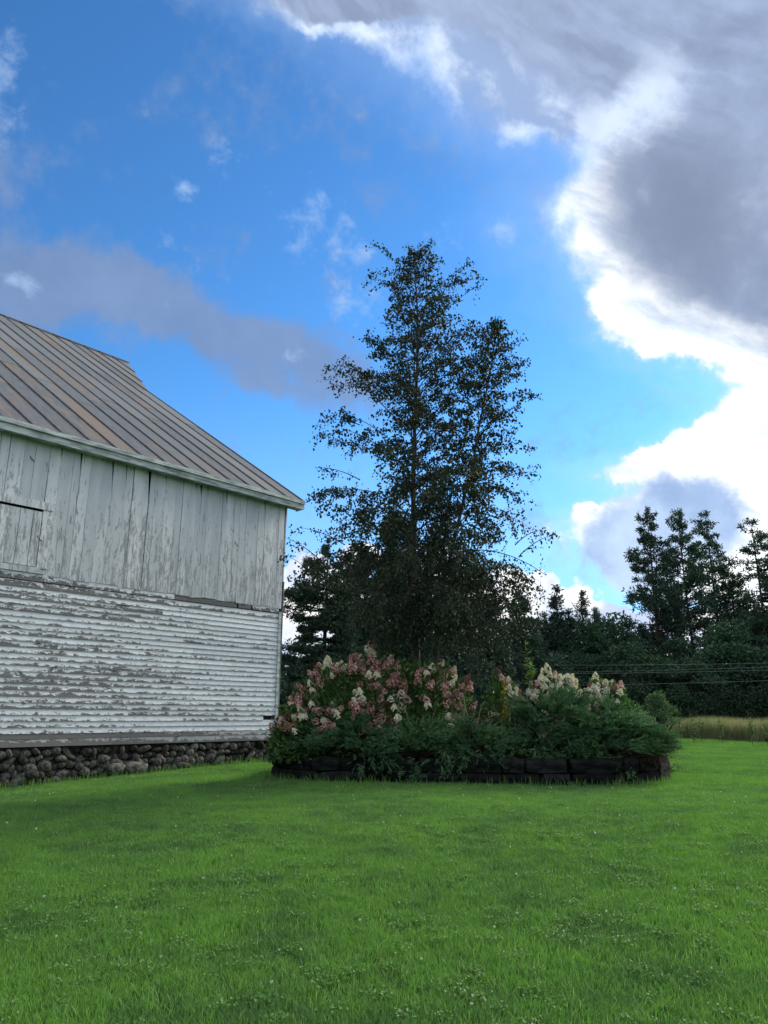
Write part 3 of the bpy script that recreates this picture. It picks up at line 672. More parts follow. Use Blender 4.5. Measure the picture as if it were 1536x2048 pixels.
        bp = bez(src, (src + c0) / 2 + [0, 0, 0.5], c0, 7); bw.append(tube(bp - base, np.linspace(0.014, 0.005, 7), 4)); leafrow(bp[2:], 0.03, 0.055)
        for k in range(11):
            q = bp[3 + r.integers(0, 4)] + r.normal(size=3) * np.array([0.13, 0.16, 0.05]); e = q + np.array([r.normal() * 0.08, r.normal() * 0.08, -ln * r.uniform(0.4, 1.0)])
            tp = bez(q, (q + e) / 2 + r.normal(size=3) * 0.05, e, 6); leafrow(tp, 0.038, 0.055)
            if k % 3 == 0: bw.append(tube(tp - base, np.linspace(0.003, 0.0012, 6), 3))
    # the far spray reaching right, and a low one across the barn corner
    for P0, P1 in ((at(1040, 1110, 14.6), at(1112, 1068, 14.5)), (at(1030, 1090, 14.3), at(1085, 1060, 14.3)), (at(650, 1130, 14.8), at(570, 1075, 14.8)), (at(660, 1180, 14.6), at(572, 1110, 14.6)), (at(690, 1090, 14.8), at(598, 1055, 14.9)),
                   (at(720, 850, 14.8), at(645, 842, 14.8)), (at(720, 960, 14.8), at(635, 935, 14.8)), (at(1000, 960, 14.4), at(1076, 945, 14.4)), (at(838, 672, 14.8), at(950, 574, 14.7)), (at(1000, 720, 14.4), at(1040, 718, 14.4))):
        bp = bez(P0, (P0 + P1) / 2 + [0, 0, 0.14], P1, 8); bw.append(tube(bp - base, np.linspace(0.012, 0.003, 8), 4))
        for k in range(13):
            q = bp[2 + r.integers(0, 6)]; e = q + np.array([r.normal() * 0.13, r.normal() * 0.12, r.uniform(-0.25, 0.12)]); leafrow(bez(q, (q + e) / 2, e, 4), 0.032, 0.058)
    V, F, a_, mi = join_np([(v, f, 0.5, 0) for v, f in bw]); link('branches', mesh_np('branches', V, F), root, M_birchbark)
    C, D, L = np.concatenate(LC), np.concatenate(LD), np.concatenate(LL)
    keep = C[:, 2] > np.where(C[:, 0] < 1.55, 2.30, 1.5) + 0.25 * r.normal(size=len(C)); C, D, L = C[keep], D[keep], L[keep]
    V, F, a_ = leaves_np(C - base, D, L, L * 0.72, r)
    link('crown', mesh_np('crown', V, F, a_), root, M_birchleaf)
    return len(C)
print('birch leaves', make_birch())

# ------------------------------------------------------------------ conifers and woodland trees
def conifer_mesh(h, rad, h0, nlay, per, seed, shape, tuft=0.30, ntuft=13, leaf=6, up=0.12, droop=0.0, trunk_r=0.22, lumpy=0.25, lean=0.0, flat=1.0):
    r = np.random.default_rng(seed); C, D, br = [], [], []
    zt = np.linspace(0, h, 14); tp = np.stack([np.sin(zt * 0.25 + seed) * 0.12 + lean * zt, np.cos(zt * 0.2 + seed) * 0.1, zt], 1)
    tw = tube(tp, np.linspace(trunk_r, 0.03, 14), 7)
    for k in range(nlay):
        f = k / (nlay - 1.0); zz = h * (h0 + (1 - h0) * f) - 0.1 * h * (1 - h0) * 0.0
        c0 = np.array([np.interp(zz, zt, tp[:, 0]), np.interp(zz, zt, tp[:, 1]), zz])
        for j in range(per if f < 0.9 else 3):
            az = r.random() * 2 * np.pi; L = max(0.15, rad * shape(f) * (1 + lumpy * r.normal())); dirn = np.array([math.cos(az), math.sin(az), 0])
            o = c0 + [0, 0, r.normal() * h * 0.012 * flat]
            e = o + dirn * L + np.array([0, 0, up * L - droop * L * L * 0.12 + (0.5 * (f > 0.85))]); m = (o + e) / 2 - np.array([0, 0, 0.10 * L * (1 if up > 0 else -1)])
            bp = bez(o, m, e, 5); br.append(tube(bp, np.linspace(0.02 + 0.018 * L, 0.012, 5), 3))
            n = max(3, int(ntuft * (0.35 + 0.65 * L / rad))); t = 0.22 + 0.80 * np.sqrt(r.random(n)) * 1.0; t = np.minimum(t, 1.02)
            i0 = t * 4; ii = np.minimum(i0.astype(int), 3); ff = (i0 - ii)[:, None]; P = bp[ii] * (1 - ff) + bp[ii + 1] * ff
            side = np.array([-dirn[1], dirn[0], 0]); P = P + side * (r.normal(size=(n, 1)) * 0.17 * L * (1.15 - np.abs(t - 0.6))[:, None]) + np.array([0, 0, 1]) * r.normal(size=(n, 1)) * 0.05 * (0.3 + L)
            P = np.repeat(P, leaf, 0) + r.normal(size=(n * leaf, 3)) * tuft * 0.42 * np.array([1, 1, 0.55 * flat])
            C.append(P); D.append(dirn * 0.7 + r.normal(size=(n * leaf, 3)) * 0.8 + np.array([0, 0, 0.25 - droop]))
    C, D = np.concatenate(C), np.concatenate(D)
    V, F, a_ = leaves_np(C, D, tuft * (0.6 + 0.8 * r.random(len(C))), tuft * 0.34, r)
    V2, F2, a2, mi = join_np([(v, q, 0.5, 0) for v, q in br + [tw]])
    return (mesh_np('crown', V, F, a_), mesh_np('trunk', V2, F2))
def broad_mesh(h, rad, seed, nclump=34, leafs=150, ls=0.26, low=0.12):
    r = np.random.default_rng(seed); C, D = [], []
    br = [tube(np.array([[0, 0, 0], [0.1, 0, h * 0.4], [0, 0.1, h * 0.8]]), [0.16, 0.1, 0.04], 6)]
    for k in range(nclump):
        f = low + (1 - low) * ((k + r.random()) / nclump) * 0.97; R_ = rad * math.sin(math.pi * min(0.97, 0.18 + 0.8 * f) ** 0.9) ** 0.7 * r.uniform(0.35, 1.0); az = r.random() * 6.283
        c = np.array([math.cos(az) * R_, math.sin(az) * R_, f * h]); cr = rad * r.uniform(0.22, 0.40)
        br.append(tube(np.array([[0, 0, max(0.3, c[2] - 1.2)], c * [0.5, 0.5, 1] - [0, 0, 0.4], c]), [0.06, 0.035, 0.015], 3))
        u = rand_unit(leafs, r) * (0.55 + 0.5 * r.random((leafs, 1))); C.append(c + u * cr * np.array([1, 1, 0.62])); D.append(u + r.normal(size=(leafs, 3)) * 0.5)
    C, D = np.concatenate(C), np.concatenate(D)
    V, F, a_ = leaves_np(C, D, ls * (0.6 + 0.8 * r.random(len(C))), ls * 0.55, r)
    V2, F2, a2, mi = join_np([(v, q, 0.5, 0) for v, q in br])
    return (mesh_np('crown', V, F, a_), mesh_np('trunk', V2, F2))
def put_tree(name, meshes, px, py, Y, href, label, cat='tree', group=None, mcrown=M_pine, wide=1.0, rot=None, x=None):
    top = at(px, py, Y); gx, gy = (top[0], Y); gz = float(zg(gx, gy)); s_ = (top[2] - gz) / href
    root = empty(name, (gx, gy, gz)); root.scale = (s_ * wide, s_ * wide, s_); root.rotation_euler = (0, 0, random.uniform(0, 6.28) if rot is None else rot)
    tag(root, label, cat, group)
    link('crown', meshes[0], root, mcrown); link('trunk', meshes[1], root, M_bark)
    return root
sh_pine = lambda f: (0.55 + 0.45 * math.sin(math.pi * min(1, f * 1.1 + 0.15))) * (1 - f) ** 0.33 + 0.08
sh_cone = lambda f: (1 - f) ** 0.85 * (1 if f > 0.06 else 0.8) + 0.03
sh_col = lambda f: (1 - f) ** 0.55
wp1 = conifer_mesh(18, 2.75, 0.36, 25, 5, 1, sh_pine, 0.33, 18, 7, 0.16)
wp2 = conifer_mesh(18, 2.5, 0.44, 22, 5, 2, sh_pine, 0.33, 17, 7, 0.26, lumpy=0.35)
wp3 = conifer_mesh(18, 2.3, 0.48, 19, 5, 3, sh_pine, 0.32, 14, 7, 0.20, lumpy=0.4)
wp4 = conifer_mesh(17, 3.3, 0.40, 15, 6, 4, sh_pine, 0.32, 18, 7, 0.05, lumpy=0.3)
sp1 = conifer_mesh(11, 1.9, 0.06, 30, 7, 5, sh_cone, 0.30, 12, 6, -0.05, droop=0.3, lumpy=0.18)
sp2 = conifer_mesh(11, 1.6, 0.10, 30, 6, 6, sh_cone, 0.28, 10, 5, -0.02, droop=0.3, lumpy=0.25)
br = [broad_mesh(8, 2.6, 20 + i) for i in range(4)]
TP = (
    ('white_pine', wp1, 1292, 1036, 66, 18, 'tall pine at the left end of the row above the woodland', 0.85),
    ('white_pine', wp2, 1357, 1038, 67, 18, 'tall pine with an open forked top, second from the left of the row', 0.82),
    ('white_pine', wp3, 1410, 1043, 70, 18, 'slender pine with a long bare trunk, third from the left of the row', 0.85),
    ('white_pine', wp4, 1501, 1056, 64, 17, 'wide pine with flat level branches near the right edge', 0.95),
    ('white_pine', wp2, 1330, 1130, 71, 18, 'shorter pine between the first and second of the tall pines', 0.8),
    ('white_pine', wp3, 1456, 1128, 68, 18, 'short thin pine in the gap left of the wide flat-branched pine', 1.1),
    ('white_pine', wp1, 1560, 1090, 66, 18, 'pine cut by the right edge of the photo', 1.1),
    ('white_pine', wp4, 1640, 1060, 70, 17, None, 1.0),
)
for nm, ms, px, py, Y, hr, lab, wd in TP:
    put_tree(nm, ms, px, py, Y, hr, lab or 'tall pine standing beyond the right edge of the photo', 'tree', 'tall pines above the woodland', M_pine, wd)
SP = ((1114, 1186, 60, sp1, 'narrow dark spruce with the highest tip, right of the birch'), (1160, 1194, 64, sp2, 'thin pale-tipped spruce right of the highest dark spruce'),
      (1085, 1238, 62, sp1, 'low spruce tip close behind the drooping birch twigs'), (1136, 1232, 61, sp1, 'small spruce between the two pointed spruces'),
      (1186, 1226, 63, sp2, 'short spruce just right of the thin pale-tipped spruce'))
for px, py, Y, ms, lab in SP: put_tree('spruce_tree', ms, px, py, Y, 11, lab, 'tree', 'spruces at the woodland edge', M_spruce, 1.0)
# near evergreens behind the birch
np1 = conifer_mesh(8, 2.9, 0.10, 17, 10, 31, lambda f: (1 - f) ** 0.42 * (0.85 + 0.3 * math.sin(f * 9)), 0.17, 52, 8, 0.03, lumpy=0.22, trunk_r=0.16, flat=0.22)
np2 = conifer_mesh(9.5, 2.4, 0.05, 30, 8, 32, lambda f: (1 - f) ** 0.6, 0.22, 26, 7, 0.05, lumpy=0.15, trunk_r=0.16)
np3 = conifer_mesh(8, 2.3, 0.05, 26, 8, 33, sh_col, 0.22, 26, 7, 0.05, lumpy=0.2, trunk_r=0.15)
put_tree('pine_tree', np1, 652, 1118, 33, 8, 'dark pine with level shelf-like branches beside the barn corner', 'tree', None, M_pine, 1.0, 0.6)
put_tree('evergreen_tree', np2, 790, 1046, 37, 9.5, 'tallest dense evergreen standing behind the birch trunk', 'tree', 'evergreens behind the birch', M_spruce, 1.0, 0.2)
put_tree('evergreen_tree', np3, 712, 1112, 39, 8, 'dense evergreen between the shelf-branched pine and the tallest one', 'tree', 'evergreens behind the birch', M_spruce, 0.95, 2.0)
put_tree('evergreen_tree', np3, 880, 1105, 38, 8, 'dense evergreen directly right of the tallest one behind the birch', 'tree', 'evergreens behind the birch', M_spruce, 1.0, 4.1)
put_tree('evergreen_tree', np2, 955, 1150, 40, 9.5, 'lower evergreen seen through the right half of the birch', 'tree', 'evergreens behind the birch', M_spruce, 1.05, 5.0)
put_tree('evergreen_tree', np3, 1035, 1205, 44, 8, 'lowest evergreen at the right end of those behind the birch', 'tree', 'evergreens behind the birch', M_spruce, 1.0, 1.0)
# woodland front row
def wood_top(px):
    return np.interp(px, [540, 620, 700, 1000, 1060, 1100, 1180, 1205, 1240, 1290, 1340, 1380, 1440, 1500, 1560, 1700], [1330, 1300, 1270, 1250, 1240, 1236, 1228, 1216, 1240, 1256, 1268, 1274, 1238, 1232, 1225, 1215])
k = 0
ORD = 'first second third fourth fifth sixth seventh eighth ninth tenth eleventh twelfth thirteenth fourteenth fifteenth sixteenth seventeenth eighteenth nineteenth twentieth'.split()
def ordinal(i): return ORD[i] if i < 20 else 'twenty-' + ORD[i - 20] if i < 29 else 'thirtieth'
for px in range(640, 1660, 34):
    py = float(wood_top(px)) + random.uniform(-8, 14); Y = 62 + (k % 3) * 2.5 + random.uniform(-1, 1)
    ms, hr, mc, nm = ((br[k % 4], 8.2, M_broad, 'woodland_tree'), (sp1, 11, M_spruce, 'woodland_tree'), (br[(k + 1) % 4], 8.2, M_broad, 'woodland_tree'))[k % 3]
    put_tree(nm, ms, px + random.uniform(-6, 6), py, Y, hr, ('pointed dark spruce' if ms is sp1 else 'rounded dark leafy tree') + ' of the far woodland row, ' + ordinal(k) + ' of its trees from the left', 'tree', 'trees of the woodland wall', mc, 1.15 if hr < 9 else 1.25); k += 1
for j, px in enumerate(range(1060, 1660, 46)):
    py = float(wood_top(px)) + random.uniform(40, 90)
    put_tree('woodland_tree', br[k % 4], px, py, 56.5 + random.uniform(-1, 1), 8.2, 'low broad tree along the foot of the woodland, ' + ordinal(j) + ' from the left', 'tree', 'trees of the woodland wall', M_broad, 1.5); k += 1
# deeper woodland and undergrowth that read as one mass
def mass(name, x0, x1, y0, y1, hfun, n, ls, seed, m, label):
    r = np.random.default_rng(seed); x_ = r.uniform(x0, x1, n); y_ = r.uniform(y0, y1, n)
    H = hfun(x_, y_) * (0.75 + 0.35 * np.sin(x_ * 0.9 + 2 * np.sin(y_ * 0.5)) * np.sin(y_ * 0.6 + x_ * 0.23) + 0.12 * np.sin(x_ * 3.1 + y_)); z_ = zg(x_, y_) + H * r.random(n) ** 0.55
    C = np.stack([x_, y_, z_], 1); D = rand_unit(n, r) + [0, 0, 0.3]; V, F, a_ = leaves_np(C, D, ls * (0.6 + 0.8 * r.random(n)), ls * 0.6, r)
    o = link(name, mesh_np(name, V, F, a_), None, m); tag(o, label, 'woodland', kind='stuff'); return o
mass('deep_woodland', -45, 75, 70, 92, lambda a, b: 7.6 + 0 * a, 90000, 0.42, 41, M_broad, 'dark mass of woodland behind the front row of trees')
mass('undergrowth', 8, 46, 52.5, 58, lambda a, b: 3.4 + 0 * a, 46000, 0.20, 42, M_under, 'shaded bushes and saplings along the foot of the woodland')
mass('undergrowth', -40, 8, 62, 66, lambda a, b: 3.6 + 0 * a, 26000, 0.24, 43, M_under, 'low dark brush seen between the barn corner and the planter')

# ------------------------------------------------------------------ field
def field_region(n, r):
    # the mown lawn ends on a line running away from the viewer to the left
    P0, P1 = np.array([20.2, 26.5]), np.array([12.0, 49.5]); d = P1 - P0; t = r.random(n) * 1.15 - 0.1; off = r.random(n) ** 1.7 * 11
    nrm = np.array([d[1], -d[0]]) / np.linalg.norm(d); return (P0 + t[:, None] * d) + off[:, None] * nrm
def blades(C, H, W, r, lean=0.25, seg2=True):
    n = len(C); az = r.random(n) * 6.283; S = np.stack([np.cos(az), np.sin(az), np.zeros(n)], 1); la = r.random(n) * 6.283
    Ln = np.stack([np.cos(la), np.sin(la), np.zeros(n)], 1) * (lean * r.random((n, 1)) * H[:, None]); up_ = np.array([0, 0, 1.0]) * H[:, None]; W = W[:, None]
    a, b = C - S * W / 2, C + S * W / 2; c = C + up_ * 0.55 + Ln * 0.35 + S * W * 0.4; d = C + up_ * 0.55 + Ln * 0.35 - S * W * 0.4; e = C + up_ * 0.95 + Ln
    V = np.stack([a, b, c, d, e], 1).reshape(-1, 3); i = np.arange(n)[:, None] * 5
    return V, [i + np.array([[0, 1, 2, 3]]), i + np.array([[3, 2, 4]])], np.repeat(r.random(n), 5)
r = np.random.default_rng(51); n = 42000; xy = field_region(n, r); C = np.c_[xy, zg(xy[:, 0], xy[:, 1])]
H = 0.72 + 0.50 * r.random(n) + 0.12 * np.sin(xy[:, 0] * 1.3) * np.sin(xy[:, 1] * 0.7)
V, F, a_ = blades(C, H, 0.012 + 0.02 * r.random(n), r, 0.35)
o = link('field_grass', mesh_np('field_grass', V, F, a_), None, M_field); tag(o, 'tall dry tan grass of the unmown field beyond the lawn', 'grass', kind='stuff')
def leafy(name, base, h, wd, n, ls, m, label, cat, seed, group=None, stems=3, mst=None, dirup=0.3, narrow=0.35):
    r = np.random.default_rng(seed); root = empty(name, tuple(base)); tag(root, label, cat, group); T, C, D = [], [], []
    for k in range(stems):
        e = np.array([r.normal() * wd * 0.4, r.normal() * wd * 0.4, h * r.uniform(0.75, 1.0) if k else h]); p = bez(np.zeros(3), e * [0.2, 0.2, 0.6], e, 6); T.append(tube(p, np.linspace(0.010, 0.003, 6), 4))
        q = int(n / stems); t = 0.15 + 0.85 * r.random(q); P = np.stack([np.interp(t, np.linspace(0, 1, 6), p[:, c]) for c in range(3)], 1); az = r.random(q) * 6.283
        C.append(P); D.append(np.stack([np.cos(az), np.sin(az), r.normal(size=q) * 0.25 + dirup], 1))
    C, D = np.concatenate(C), np.concatenate(D); fz = np.clip(C[:, 2] / h, 0, 1); L = ls * (1.15 - 0.55 * fz) * (0.7 + 0.5 * r.random(len(C)))
    V, F, a_ = leaves_np(C, D, L, L * narrow, r, nrm=np.array([0, 0, 1.0])); link('leaves', mesh_np('leaves', V, F, a_), root, m)
    V, F, a_, mi = join_np([(v, f, 0.5, 0) for v, f in T]); link('stem', mesh_np('stem', V, F), root, mst or M_stem); return root
for i, (px, py, Y, wd, lab) in enumerate(((1354, 1412, 33, 0.14, 'tallest leafy weed stalk beside the round bush'), (1382, 1428, 34, 0.3, 'broad leafy weed at the left end of the tall dry grass'), (1398, 1432, 35, 0.2, 'small weed right of the broad leafy weed'),
                                     (1497, 1424, 31, 0.22, 'leafy weed stalk standing in the dry grass near the right edge'), (1440, 1437, 33, 0.2, 'short weed midway along the dry grass'), (1530, 1440, 30, 0.25, 'weed in the dry grass at the right edge of the photo'))):
    p = at(px, py, Y); z0 = float(zg(p[0], Y)); leafy('tall_weed', (p[0], Y, z0), p[2] - z0, wd, 110, 0.16, M_hydleaf, lab, 'weed', 60 + i, 'weeds in the field edge')
# round bush
p = at(1312, 1385, 31); bsh = broad_mesh(2.0, 0.72, 77, 34, 130, 0.085, 0.05); bush_o = put_tree('round_bush', bsh, 1314, 1386, 30, 2.0, 'round light green bush behind the right end of the planter', 'bush', None, foliage('willow_leaf', (0.05, 0.10, 0.045), (0.10, 0.18, 0.085), trans=0.25, objvar=0.0), 1.0)

# ------------------------------------------------------------------ shrubs in the planter
def panicle_mesh(seed, m, L=0.17, W=0.082, n=100):
    r = np.random.default_rng(seed); t = r.random(n) ** 0.8; az = r.random(n) * 6.283; rr = W * (1 - t) ** 0.75 * (0.8 + 0.35 * r.random(n)) + 0.012
    C = np.stack([np.cos(az) * rr, np.sin(az) * rr, t * L], 1); N = unit(np.stack([np.cos(az), np.sin(az), 0.5 + 0 * az], 1) + r.normal(size=(n, 3)) * 0.45)
    S = unit(np.cross(N, rand_unit(n, r))); T = np.cross(N, S); s_ = (0.017 + 0.008 * r.random(n))[:, None]
    V = np.stack([C + S * s_, C + T * s_, C - S * s_, C - T * s_], 1).reshape(-1, 3); F = np.arange(n * 4).reshape(-1, 4)
    return mesh_np('flower_head', V, F, np.repeat(r.random(n), 4), mats=[m])
PAN = {k: [panicle_mesh(80 + i + 5 * j, m) for i in range(3)] for j, (k, m) in enumerate((('rose', M_rose), ('pink', M_pink), ('cream', M_cream), ('brown', M_brownp)))}
def hydrangea(name, px, pytop, Y, rx, ry, label, npan, mixw, seed, nleaf=5200, extra=(), group='hydrangeas in the planter'):
    """dome-shaped shrub; rx in photo pixels at distance Y"""
    r = np.random.default_rng(seed); top = at(px, pytop, Y); s_ = Y / FPX; RX, RZ = rx * s_, top[2] - 0.45; RY = ry
    base = np.array([top[0], Y, 0.43]); root = empty(name, tuple(base)); tag(root, label, 'shrub', group)
    doms = [(np.zeros(3), np.array([RX, RY, RZ]))] + [(np.array([dx * s_, dy, 0]), np.array([a * s_, b, c])) for dx, dy, a, b, c in extra]
    vol = np.array([d[1][0] * d[1][2] for d in doms]); pick = lambda n: r.choice(len(doms), n, p=vol / vol.sum())
    def shell(n, lo, hi):
        k = pick(n); u = rand_unit(n, r); u[:, 2] = np.abs(u[:, 2]) * 1.15 - 0.12; u = unit(u); rad = lo + (hi - lo) * r.random((n, 1))
        bump = 1 + 0.09 * np.sin(u[:, 0:1] * 9 + k[:, None]) * np.cos(u[:, 2:3] * 8 + 1.3 + u[:, 1:2] * 5)
        return np.array([doms[i][0] for i in k]) + u * rad * bump * np.array([doms[i][1] for i in k]), u
    C1, u1 = shell(nleaf, 0.82, 1.0); C2, u2 = shell(nleaf // 2, 0.45, 0.82); C = np.concatenate([C1, C2]); U = np.concatenate([u1, u2]); n = len(C)
    keep = C[:, 2] > -0.12; C, U = C[keep], U[keep]; n = len(C)
    L = 0.075 + 0.055 * r.random(n); V, F, a_ = leaves_np(C, U * 0.8 + r.normal(size=(n, 3)) * 0.55 + [0, 0, 0.15], L, L * 0.48, r, nrm=U + np.array([0, 0, 0.8])); link('leaves', mesh_np('leaves', V, F, a_), root, M_hydleaf)
    T = []; Cs, us = shell(26, 0.85, 0.95)
    for c in Cs: T.append(tube(bez(np.array([c[0] * 0.15, c[1] * 0.15, 0]), c * [0.45, 0.45, 0.75], c, 6), np.linspace(0.014, 0.004, 6), 4))
    V, F, a_, mi = join_np([(v, f, 0.5, 0) for v, f in T]); link('stems', mesh_np('stems', V, F), root, M_stem)
    Cp, up_ = shell(npan * 5, 0.98, 1.05); done = []
    keys = list(mixw); pw = np.array([mixw[q] for q in keys]); pw = pw / pw.sum()
    for c, u in zip(Cp, up_):
        if c[2] < 0.22 * RZ or len(done) >= npan: continue
        if u[1] > 0.55: continue                                # fewer heads on the side turned away from the viewer
        if math.sin(c[0] * 4.3 + seed * 1.7) + math.sin(c[2] * 6.1 - c[0] * 2.2 + seed) + 0.6 * math.sin(c[0] * 11) < -0.85: continue   # leafy gaps
        if done and min(np.linalg.norm(np.array(done) - c, axis=1)) < 0.078: continue
        done.append(c); nz = math.sin(c[0] * 3.1 + seed) + math.sin(c[2] * 5 + c[0] * 2)
        k = keys[r.choice(len(keys), p=pw)] if r.random() < 0.6 else (keys[0] if nz > 0 or keys[0] == 'cream' else keys[min(2, len(keys) - 1)])
        o = link('flower_head', PAN[k][r.integers(0, 3)], root); o.location = c - u * 0.06
        d = Vector(u * [1, 1, 0.6] + np.array([0, -0.25, 0.55]) + r.normal(size=3) * 0.25); o.rotation_euler = d.to_track_quat('Z', 'Y').to_euler(); q = r.uniform(0.6, 0.98); o.scale = (q, q, q * r.uniform(0.85, 1.1))
    return root
hydrangea('hydrangea_shrub', 770, 1312, 14.55, 182, 1.0, 'largest hydrangea, a broad dome of rose and cream flower heads', 298, {'rose': 0.42, 'pink': 0.26, 'cream': 0.26, 'brown': 0.06}, 90, 7600, ((-90, -0.15, 105, 0.85, 1.62), (90, -0.1, 95, 0.85, 1.66)))
hydrangea('hydrangea_shrub', 603, 1388, 14.4, 56, 0.6, 'low hydrangea with dull rose heads at the left end, by the barn corner', 34, {'rose': 0.55, 'brown': 0.25, 'pink': 0.2}, 91, 2600, ((-10, -0.2, 46, 0.5, 0.7),))
hydrangea('hydrangea_shrub', 1003, 1352, 14.5, 50, 0.5, 'small hydrangea with faded brown and pink heads in the middle of the bed', 46, {'brown': 0.6, 'pink': 0.3, 'cream': 0.1}, 92, 1500)
hydrangea('hydrangea_shrub', 1110, 1350, 14.6, 82, 0.7, 'cream flowered hydrangea right of the goldenrod', 120, {'cream': 0.76, 'rose': 0.06, 'pink': 0.18}, 93, 3200)
hydrangea('hydrangea_shrub', 1208, 1364, 14.5, 76, 0.6, 'lower hydrangea with sparse cream and pink heads at the right end', 80, {'cream': 0.66, 'brown': 0.09, 'pink': 0.25}, 94, 3000)
def planted(px, py, Y): p = at(px, py, Y); return (p[0], Y, 0.43), p[2] - 0.43
for i, (nm, px, py, Y, wd, n, ls, m, lab, cat, st) in enumerate((
    ('leafy_shoot', 1063, 1286, 14.5, 0.25, 260, 0.17, M_lime, 'tall bright green shoot rising above the cream hydrangea', 'plant', 3),
    ('leafy_shoot', 722, 1270, 15.6, 0.35, 110, 0.16, M_hydleaf, 'green shoot poking up behind the big hydrangea, left of its top', 'plant', 3),
    ('leafy_shoot', 765, 1284, 15.7, 0.2, 60, 0.14, M_hydleaf, 'short green shoot just above the crest of the big hydrangea', 'plant', 2),
    ('leafy_shoot', 1183, 1352, 14.5, 0.16, 70, 0.13, M_lime, 'yellow green shoot between the two cream hydrangeas', 'plant', 2),
    ('leafy_shoot', 1245, 1376, 14.4, 0.14, 60, 0.12, M_lime, 'yellow green shoot near the right end of the bed', 'plant', 2),
    ('leafy_shoot', 940, 1392, 14.1, 0.35, 130, 0.2, M_hydleaf, 'long leaved green plant at the right foot of the big hydrangea', 'plant', 4),
    ('leafy_shoot', 985, 1398, 14.0, 0.3, 120, 0.2, M_hydleaf, 'long leaved green plant left of the goldenrod', 'plant', 4))):
    b_, h_ = planted(px, py, Y); leafy(nm, b_, h_, wd, n, ls, m, lab, cat, 100 + i, 'green shoots in the planter', st, None, 0.35, 0.26)
# goldenrod
for i, (px, py, Y, w_, hh, lab) in enumerate(((1007, 1366, 14.3, 0.13, 0.34, 'upper yellow goldenrod plume in the middle of the bed'), (1010, 1410, 13.9, 0.12, 0.30, 'lower duller goldenrod plume above the junipers'))):
    b_, h_ = planted(px, py, Y); root = leafy('goldenrod', b_, h_, 0.12, 60, 0.12, M_hydleaf, lab, 'plant', 120 + i, 'goldenrod in the planter', 2, None, 0.4, 0.2)
    r = np.random.default_rng(130 + i); n = 520; t = r.random(n); az = r.random(n) * 6.283; rr = w_ * (1 - t * 0.8) * r.random(n) ** 0.5
    C = np.stack([np.cos(az) * rr, np.sin(az) * rr, h_ - hh + hh * t], 1); V, F, a_ = leaves_np(C, rand_unit(n, r), 0.022 + 0 * t, 0.016, r); link('flower_plume', mesh_np('flower_plume', V, F, a_), root, M_gold)
# pale arching blades in the middle
root_b, _ = planted(965, 1400, 13.9); r = np.random.default_rng(140); bl = []
for k in range(26):
    a = r.random() * 6.283; L = r.uniform(0.35, 0.8); o0 = np.array([r.normal() * 0.35, r.normal() * 0.12, 0.2]); d = np.array([math.cos(a), math.sin(a), 0]); P = bez(o0, o0 + [0, 0, L * 1.3], o0 + d * L * 0.5 + [0, 0, L * 1.1], 6)
    Q = np.cross(d, [0, 0, 1]) * 0.008; V = np.concatenate([P - Q, P + Q]); F = np.array([[i, i + 1, i + 7, i + 6] for i in range(5)]); bl.append((V, F, r.random(), 0))
V, F, a_, mi = join_np(bl); root = empty('arching_grass', root_b); tag(root, 'clump of pale arching leaf blades in the middle of the bed', 'plant'); link('blade_clump', mesh_np('blade_clump', V, F, a_), root, M_pale)

